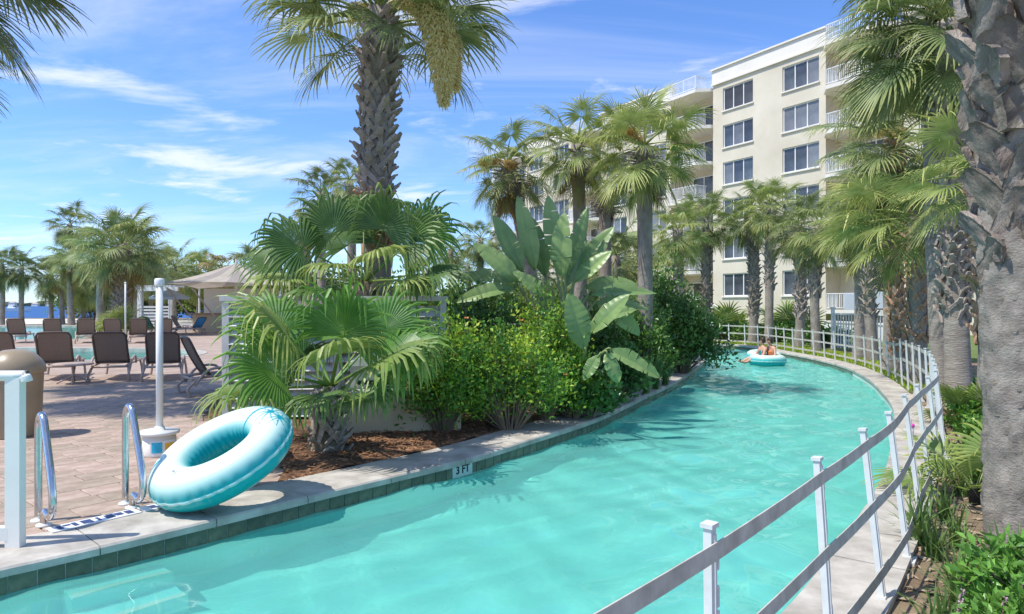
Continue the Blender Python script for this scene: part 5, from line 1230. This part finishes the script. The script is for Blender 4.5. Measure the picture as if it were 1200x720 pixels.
# ---------------------------------------------------------------- shrubs on the island
def gold_t(rg, h, e):
    k = rg.random()
    if k < .38: return (1.2, 1.15, 1.0)
    if k < .70: return (.70, .88, .9)
    return (.36, .58, .8)
def green_t(rg, h, e):
    k = rg.uniform(.7, 1.25); return (k, k, k)
shrub('golden_shrub', 'tall golden green shrub with orange blossoms beside the fan palm', gp(520, 8.7), (.55, .45, 1.62), 85, 7500, M_gold, .060, .5, gold_t, 1, flowers=.16)
shrub('golden_shrub', 'yellow green shrub spilling to the coping below the paddle leaves', gp(598, 9.0), (.75, .5, 1.5), 95, 9000, M_gold, .058, .5, gold_t, 2, flowers=.06)
shrub('golden_shrub', 'low golden shrub below the hanging paddle leaves at the coping', gp(672, 9.9), (.42, .35, 1.0), 60, 4200, M_gold, .058, .5, gold_t, 14)
shrub('golden_shrub', 'golden shrub in front of the upright paddle leaves', gp(640, 9.8), (.55, .45, 1.85), 80, 6500, M_gold, .060, .5, gold_t, 3, flowers=.05)
shrub('golden_shrub', 'golden shrub sprawling behind the low tan wall', gp(482, 10.0), (.60, .5, 1.85), 70, 6000, M_gold, .062, .5, gold_t, 4)
shrub('golden_shrub', 'slim golden shrub shooting up before the tall booted trunk', gp(486, 10.2), (.20, .2, 2.6), 22, 2200, M_gold, .062, .5, gold_t, 5)
shrub('green_shrub', 'loose mid green shrub behind the golden ones', gp(560, 11.5), (1.0, .6, 1.85), 90, 7500, M_dkleaf, .075, .5, green_t, 6)
shrub('green_shrub', 'dark green broad leaved shrub under the paddle leaves at the coping', gp(690, 10.0), (.45, .4, .75), 50, 2600, M_dkleaf, .10, .55, green_t, 7)
shrub('green_shrub', 'low leafy plant between bird of paradise and grassy clump', gp(722, 11.6), (.5, .45, 1.0), 60, 3600, M_dkleaf, .085, .5, green_t, 8)
shrub('green_shrub', 'glossy dark green round shrub at the bend of the river', gp(797, 16.6), (.95, .9, 1.95), 150, 12000, M_dkleaf, .105, .48, green_t, 9)
shrub('green_shrub', 'leggy dark shrub rising behind the glossy round one', gp(776, 17.6), (.75, .7, 2.9), 70, 5000, M_dkleaf, .11, .45, green_t, 10)
shrub('green_shrub', 'mid green shrub beneath the ragged collar palm', gp(748, 14.2), (.7, .6, 1.9), 80, 5600, M_dkleaf, .085, .5, lambda rg, h, e: (1.3, 1.2, 1.0), 11)
shrub('green_shrub', 'mixed green shrub behind the bird of paradise', gp(690, 14.0), (1.1, .7, 1.7), 90, 6000, M_dkleaf, .09, .5, green_t, 12)
shrub('green_shrub', 'shadowed shrub behind the louvred screen', gp(420, 12.0), (1.1, .5, 1.9), 80, 5000, M_dkleaf, .09, .5, green_t, 13)
# grassy clump at the coping
tuft = [blade_mesh(M_grass, i, 70, .9, .008, .7) for i in range(2)]
def tuft_thing(name, label, loc, me, s, cat='grass clump', group=None, rz=0):
    t = empty(name, loc, rz, label, cat, group); link('blades', me, t, Matrix.Scale(s, 4)); return t
for k, (px, Y, s) in enumerate(((768, 13.3, 1.0), (757, 12.7, .85), (780, 14.0, .95))):
    tuft_thing('grass_clump', 'fine bladed grass clump leaning over the coping before the glossy shrub', gp(px, Y) + Vector((0, 0, .04)), tuft[k % 2], s, group='fine grass clumps at the coping', rz=k)
# hedge-like low plants along the far fence and at the hotel foot
for i, (px, Y, w, h) in enumerate(((850, 34, 1.6, .9), (893, 32.5, 1.5, .9), (925, 31, 1.5, .85), (965, 27.5, 1.3, .8))):
    shrub('low_shrub', 'low green shrub behind the strap fence below the hotel', gp(px, Y), (w, .6, h), 60, 2400, M_dkleaf, .12, .5, lambda rg, h, e: (1.3, 1.25, .9), 30 + i, group='low shrubs behind the strap fence')
shrub('low_shrub', 'bright green shrub behind the picket fence by the balcony', gp(1078, 25.2), (.9, .6, 2.0), 60, 2800, M_dkleaf, .12, .5, lambda rg, h, e: (1.2, 1.3, 1.0), 40)

# ---------------------------------------------------------------- plants on the outer bank, right foreground
lir = [blade_mesh(M_grass, 10 + i, 44, .40, .0085, .8) for i in range(3)]
rg = random.Random(21); n_ = 0
spots = [(2.28, 3.30), (2.45, 3.55), (2.75, 3.75), (2.18, 3.08), (2.62, 3.28), (2.95, 4.05), (2.05, 2.90), (2.75, 4.5), (2.40, 2.95), (3.0, 5.0), (3.35, 5.3), (3.1, 3.6), (3.95, 6.0), (2.65, 4.05), (4.45, 6.6), (4.75, 6.9), (5.1, 7.4), (2.35, 3.6), (2.5, 3.8), (2.1, 3.4), (1.95, 3.15), (2.9, 3.3), (3.1, 4.7), (2.85, 4.8)]
for x, y in spots:
    tuft_thing('lily_turf', 'arching lily turf tuft on the soil beside the strap fence', Vector((x + rg.uniform(-.04, .04), y, -.025)), rg.choice(lir), rg.uniform(.75, 1.1), 'lily turf', 'lily turf tufts along the fence', rg.uniform(0, 6))
spike = MB(); spike.tube([(0, 0, 0), (.01, 0, .2), (.03, .01, .34)], [.003, .003, .002], 5)
M_lilac = mat('lilac_flower', (.34, .22, .28), (.46, .32, .36), .8, 30)
sp2 = MB(); rgs = random.Random(3)
for k in range(60):
    z = .2 + .14 * k / 60; a = rgs.uniform(0, 6.28); c = Vector((.01 + .02 * k / 60, .01 * k / 60, z)); d = Vector((math.cos(a), math.sin(a), .4)) * .012
    s = d.orthogonal().normalized() * .005; sp2.add([c, c + d * .6 + s, c + d, c + d * .6 - s], [(0, 1, 2, 3)])
spm, sp2m = spike.mesh('stalk', M_stem), sp2.mesh('florets', M_lilac)
for x, y in ((2.08, 3.2), (2.22, 3.12), (2.3, 3.05), (2.36, 3.4)):
    t = empty('flower_spike', (x, y, -.02), rg.uniform(0, 6), 'small lilac flower spike among the lily turf', 'flower', 'lilac flower spikes'); link('stalk', spm, t); link('florets', sp2m, t)
shrub('leafy_shrub', 'glossy small leaved shrub at the foot of the massive grey trunk', Vector((2.72, 3.38, -.02)), (.42, .3, .55), 55, 2600, M_dkleaf, .062, .42, lambda rg, h, e: (1.5, 1.55, 1.2), 50)
shrub('leafy_shrub', 'glossy leafy shrub spilling into the lower corner beneath the trunk', Vector((2.45, 3.05, -.02)), (.40, .25, .42), 45, 2200, M_dkleaf, .062, .42, lambda rg, h, e: (1.5, 1.55, 1.2), 51)
shrub('leafy_shrub', 'small bright weed between fence and massive trunk', Vector((4.5, 6.5, -.02)), (.3, .3, .34), 40, 1200, M_dkleaf, .07, .45, lambda rg, h, e: (1.8, 1.7, 1.1), 52)
for i, (x, y, s, h) in enumerate(((5.4, 7.6, .4, .4), (6.3, 9.0, .45, .4), (7.3, 10.4, .5, .45), (8.2, 11.6, .5, .45), (6.2, 8.0, .6, .5), (7.5, 9.4, .7, .5))):
    shrub('ground_cover', 'leafy ground cover patch under the tall palms behind the fence', Vector((x, y, -.02)), (s, s, h), 45, 1700, M_dkleaf, .085, .45, lambda rg, h, e: (1.4, 1.4, 1.0), 60 + i, group='ground cover patches under the tall palms', cat='plant')
# turf blades on the verge beyond the fence
def verge():
    rg = random.Random(9); pos = []; dirs = []; sz = []; tn = []
    for k in range(16000):
        i = rg.randrange(0, len(gs) - 1); d = rg.uniform(.02, 1.55); q = gs[i].lerp(go[i], d / 1.6)
        pos.append((q.x, q.y, -.02)); dirs.append((rg.gauss(0, .4), rg.gauss(0, .4), 1)); sz.append(rg.uniform(.05, .14)); c = rg.uniform(.8, 1.5); tn.append((c * 1.1, c, c * .7))
    o = leaf_cloud('verge_grass', M_gold, pos, dirs, sz, .16, tn); tag(o, 'grass blades along the outer coping below the fence', 'grass', kind='stuff')
verge()

# ---------------------------------------------------------------- swimmers and their rings
small_ring = ring_mesh(.36, .19, 120, 40, False)
r1 = link('swim_ring', small_ring, None, Matrix.Translation(Vector((((899 - 600) / F) * 20.6, 20.6, WZ + .15)))); tag(r1, 'teal and white swim ring carrying the two swimmers', 'swim ring')
r2 = link('swim_ring', small_ring, None, Matrix.Translation(Vector((((895 - 600) / F) * 22.2, 22.2, WZ + .15))) @ Matrix.Rotation(R(6), 4, 'X')); tag(r2, 'teal and white swim ring floating behind the swimmers', 'swim ring')
def skin_body(name, verts, edges, radii, root, matl, parent):
    me = bpy.data.meshes.new(name); me.from_pydata(verts, edges, []); me.materials.append(matl)
    o = link(name, me, parent); o.modifiers.new('Skin', 'SKIN'); o.modifiers['Skin'].use_smooth_shade = True
    for i, r in enumerate(radii):
        sv = me.skin_vertices[0].data[i]; sv.radius = (r, r); sv.use_root = (i == root)
    s = o.modifiers.new('Subdivision', 'SUBSURF'); s.levels = 1; s.render_levels = 2; return o
def swimmer(label, loc, rz, suit, lean, bun):
    t = empty('person', loc, rz, label, 'person'); L_ = lean
    # pelvis at origin, facing +x (legs forwards), sitting in the ring
    ch = Vector((L_, 0, .42)); nk = Vector((L_ * 1.25, 0, .54)); hd = Vector((L_ * 1.5 + .03, 0, .68))
    vs = [(0, 0, 0), (L_ * .45, 0, .20), ch, nk, hd, hd + Vector((0, 0, .09)), hd + Vector((.045, 0, -.05))]; rs = [.135, .115, .125, .05, .085, .075, .055]; ed = [(0, 1), (1, 2), (2, 3), (3, 4), (4, 5), (4, 6)]
    for s in (-1, 1):
        b = len(vs); vs += [ch + Vector((0, s * .17, .03)), ch + Vector((.10, s * .25, -.20)), ch + Vector((.30, s * .20, -.30)), ch + Vector((.37, s * .18, -.30)), ch + Vector((.43, s * .17, -.31))]; rs += [.06, .045, .035, .028, .022]; ed += [(2, b), (b, b + 1), (b + 1, b + 2), (b + 2, b + 3), (b + 3, b + 4)]
        b = len(vs); vs += [(.05, s * .10, .0), (.38, s * .13, .12), (.68, s * .12, -.04), (.76, s * .12, -.02), (.84, s * .13, .03)]; rs += [.095, .075, .05, .04, .028]; ed += [(0, b), (b, b + 1), (b + 1, b + 2), (b + 2, b + 3), (b + 3, b + 4)]
    skin_body('body', [tuple(v) for v in vs], ed, rs, 0, M_skin, t)
    vs2 = [(0, 0, -.03), (L_ * .22, 0, .1), (L_ * .45, 0, .20), (L_ * .75, 0, .32), tuple(ch + Vector((0, 0, -.02)))]; skin_body('swimsuit', vs2, [(0, 1), (1, 2), (2, 3), (3, 4)], [.150, .138, .130, .136, .138], 0, suit, t)
    hm = MB().lathe([(.02, -.11), (.09, -.07), (.102, .0), (.09, .07), (.05, .11), (.01, .12)], hd + Vector((-.028, 0, .045)), 14); hm.lathe([(.01, -.05), (.045, -.02), (.05, .02), (.02, .05)], hd + Vector((-.08, 0, .15)) if bun else hd + Vector((-.12, 0, -.04)), 10); hm.build('hair', M_hair, t, True)
    fm = MB()
    for s in (-1, 1): fm.box(hd + Vector((.083, s * .032, .02)), (.012, .022, .012))
    fm.box(hd + Vector((.10, 0, -.045)), (.012, .04, .01)); fm.build('eyes_and_mouth', M_hair, t)
    MB().box(hd + Vector((.098, 0, -.01)), (.03, .022, .04), 0, .5).build('nose', M_skin, t)
    t.scale = (.86, .86, .86); return t
swimmer('person in dark teal swimsuit with dark hair bun sitting in the ring, legs stretched out', Vector((((893 - 600) / F) * 20.7, 20.7, WZ + .12)), R(188), M_suit1, -.02, True)
swimmer('person in orange swimsuit leaning beside the one with the hair bun', Vector((((904 - 600) / F) * 20.75, 20.75, WZ + .12)), R(215), M_suit2, .05, False)

# ---------------------------------------------------------------- across the water
boat = empty('motor_boat', P(17, 366, 240), R(5), 'white motor boat out on the water between two palms', 'boat'); boat.location.z = -.55
hull = MB(); hull.add([(-4, -1.1, 0), (3, -1.0, 0), (5, 0, .1), (3, 1.0, 0), (-4, 1.1, 0), (-4, -1.4, 1.1), (3, -1.3, 1.3), (6, 0, 1.6), (3, 1.3, 1.3), (-4, 1.4, 1.1)], [(0, 1, 6, 5), (1, 2, 7, 6), (2, 3, 8, 7), (3, 4, 9, 8), (4, 0, 5, 9), (5, 6, 7, 8, 9)]); hull.build('hull', M_white, boat)
MB().box((-.6, 0, 1.75), (2.6, 1.8, 1.1), 0, .8).build('cabin', M_white, boat); MB().box((.5, 0, 1.85), (.9, 1.7, .5), 0, .9).build('windscreen', M_glass, boat)
rg = random.Random(33); sh = MB(); n = 220; vs = []
for i in range(n):
    x = -1900 + i * 2200 / n; h = 5 + 4 * rg.random() + 3 * math.sin(i * .3); vs += [(x, 1500, -1), (x, 1500, h), (x, 1600, h * 1.15), (x, 1640, -1)]
sh.add(vs, [(i * 4 + s, i * 4 + s + 1, (i + 1) * 4 + s + 1, (i + 1) * 4 + s) for i in range(n - 1) for s in range(3)]); tag(sh.build('far_shore', M_far), kind='structure')
for i in range(9):
    x = -1150 + i * 34 + rg.uniform(-10, 10); w = rg.uniform(8, 18); h = rg.uniform(5, 8)
    t = empty('far_house', (x, 1490, -.5), 0, 'tiny pale house on the far shore across the water', 'house', 'houses on the far shore'); MB().box((0, 0, h / 2), (w, 8, h)).build('wall', M_cream2, t)
    MB().add([(-w / 2 - .5, -4.5, h), (w / 2 + .5, -4.5, h), (w / 2 + .5, 4.5, h), (-w / 2 - .5, 4.5, h), (-w / 4, 0, h + 3), (w / 4, 0, h + 3)], []) 
    rm_ = MB(); rm_.add([(-w / 2 - .5, -4.5, h), (w / 2 + .5, -4.5, h), (w / 2 + .5, 4.5, h), (-w / 2 - .5, 4.5, h), (-w / 4, 0, h + 3), (w / 4, 0, h + 3)], [(0, 1, 5, 4), (1, 2, 5), (2, 3, 4, 5), (3, 0, 4)]); rm_.build('roof', M_frame, t)
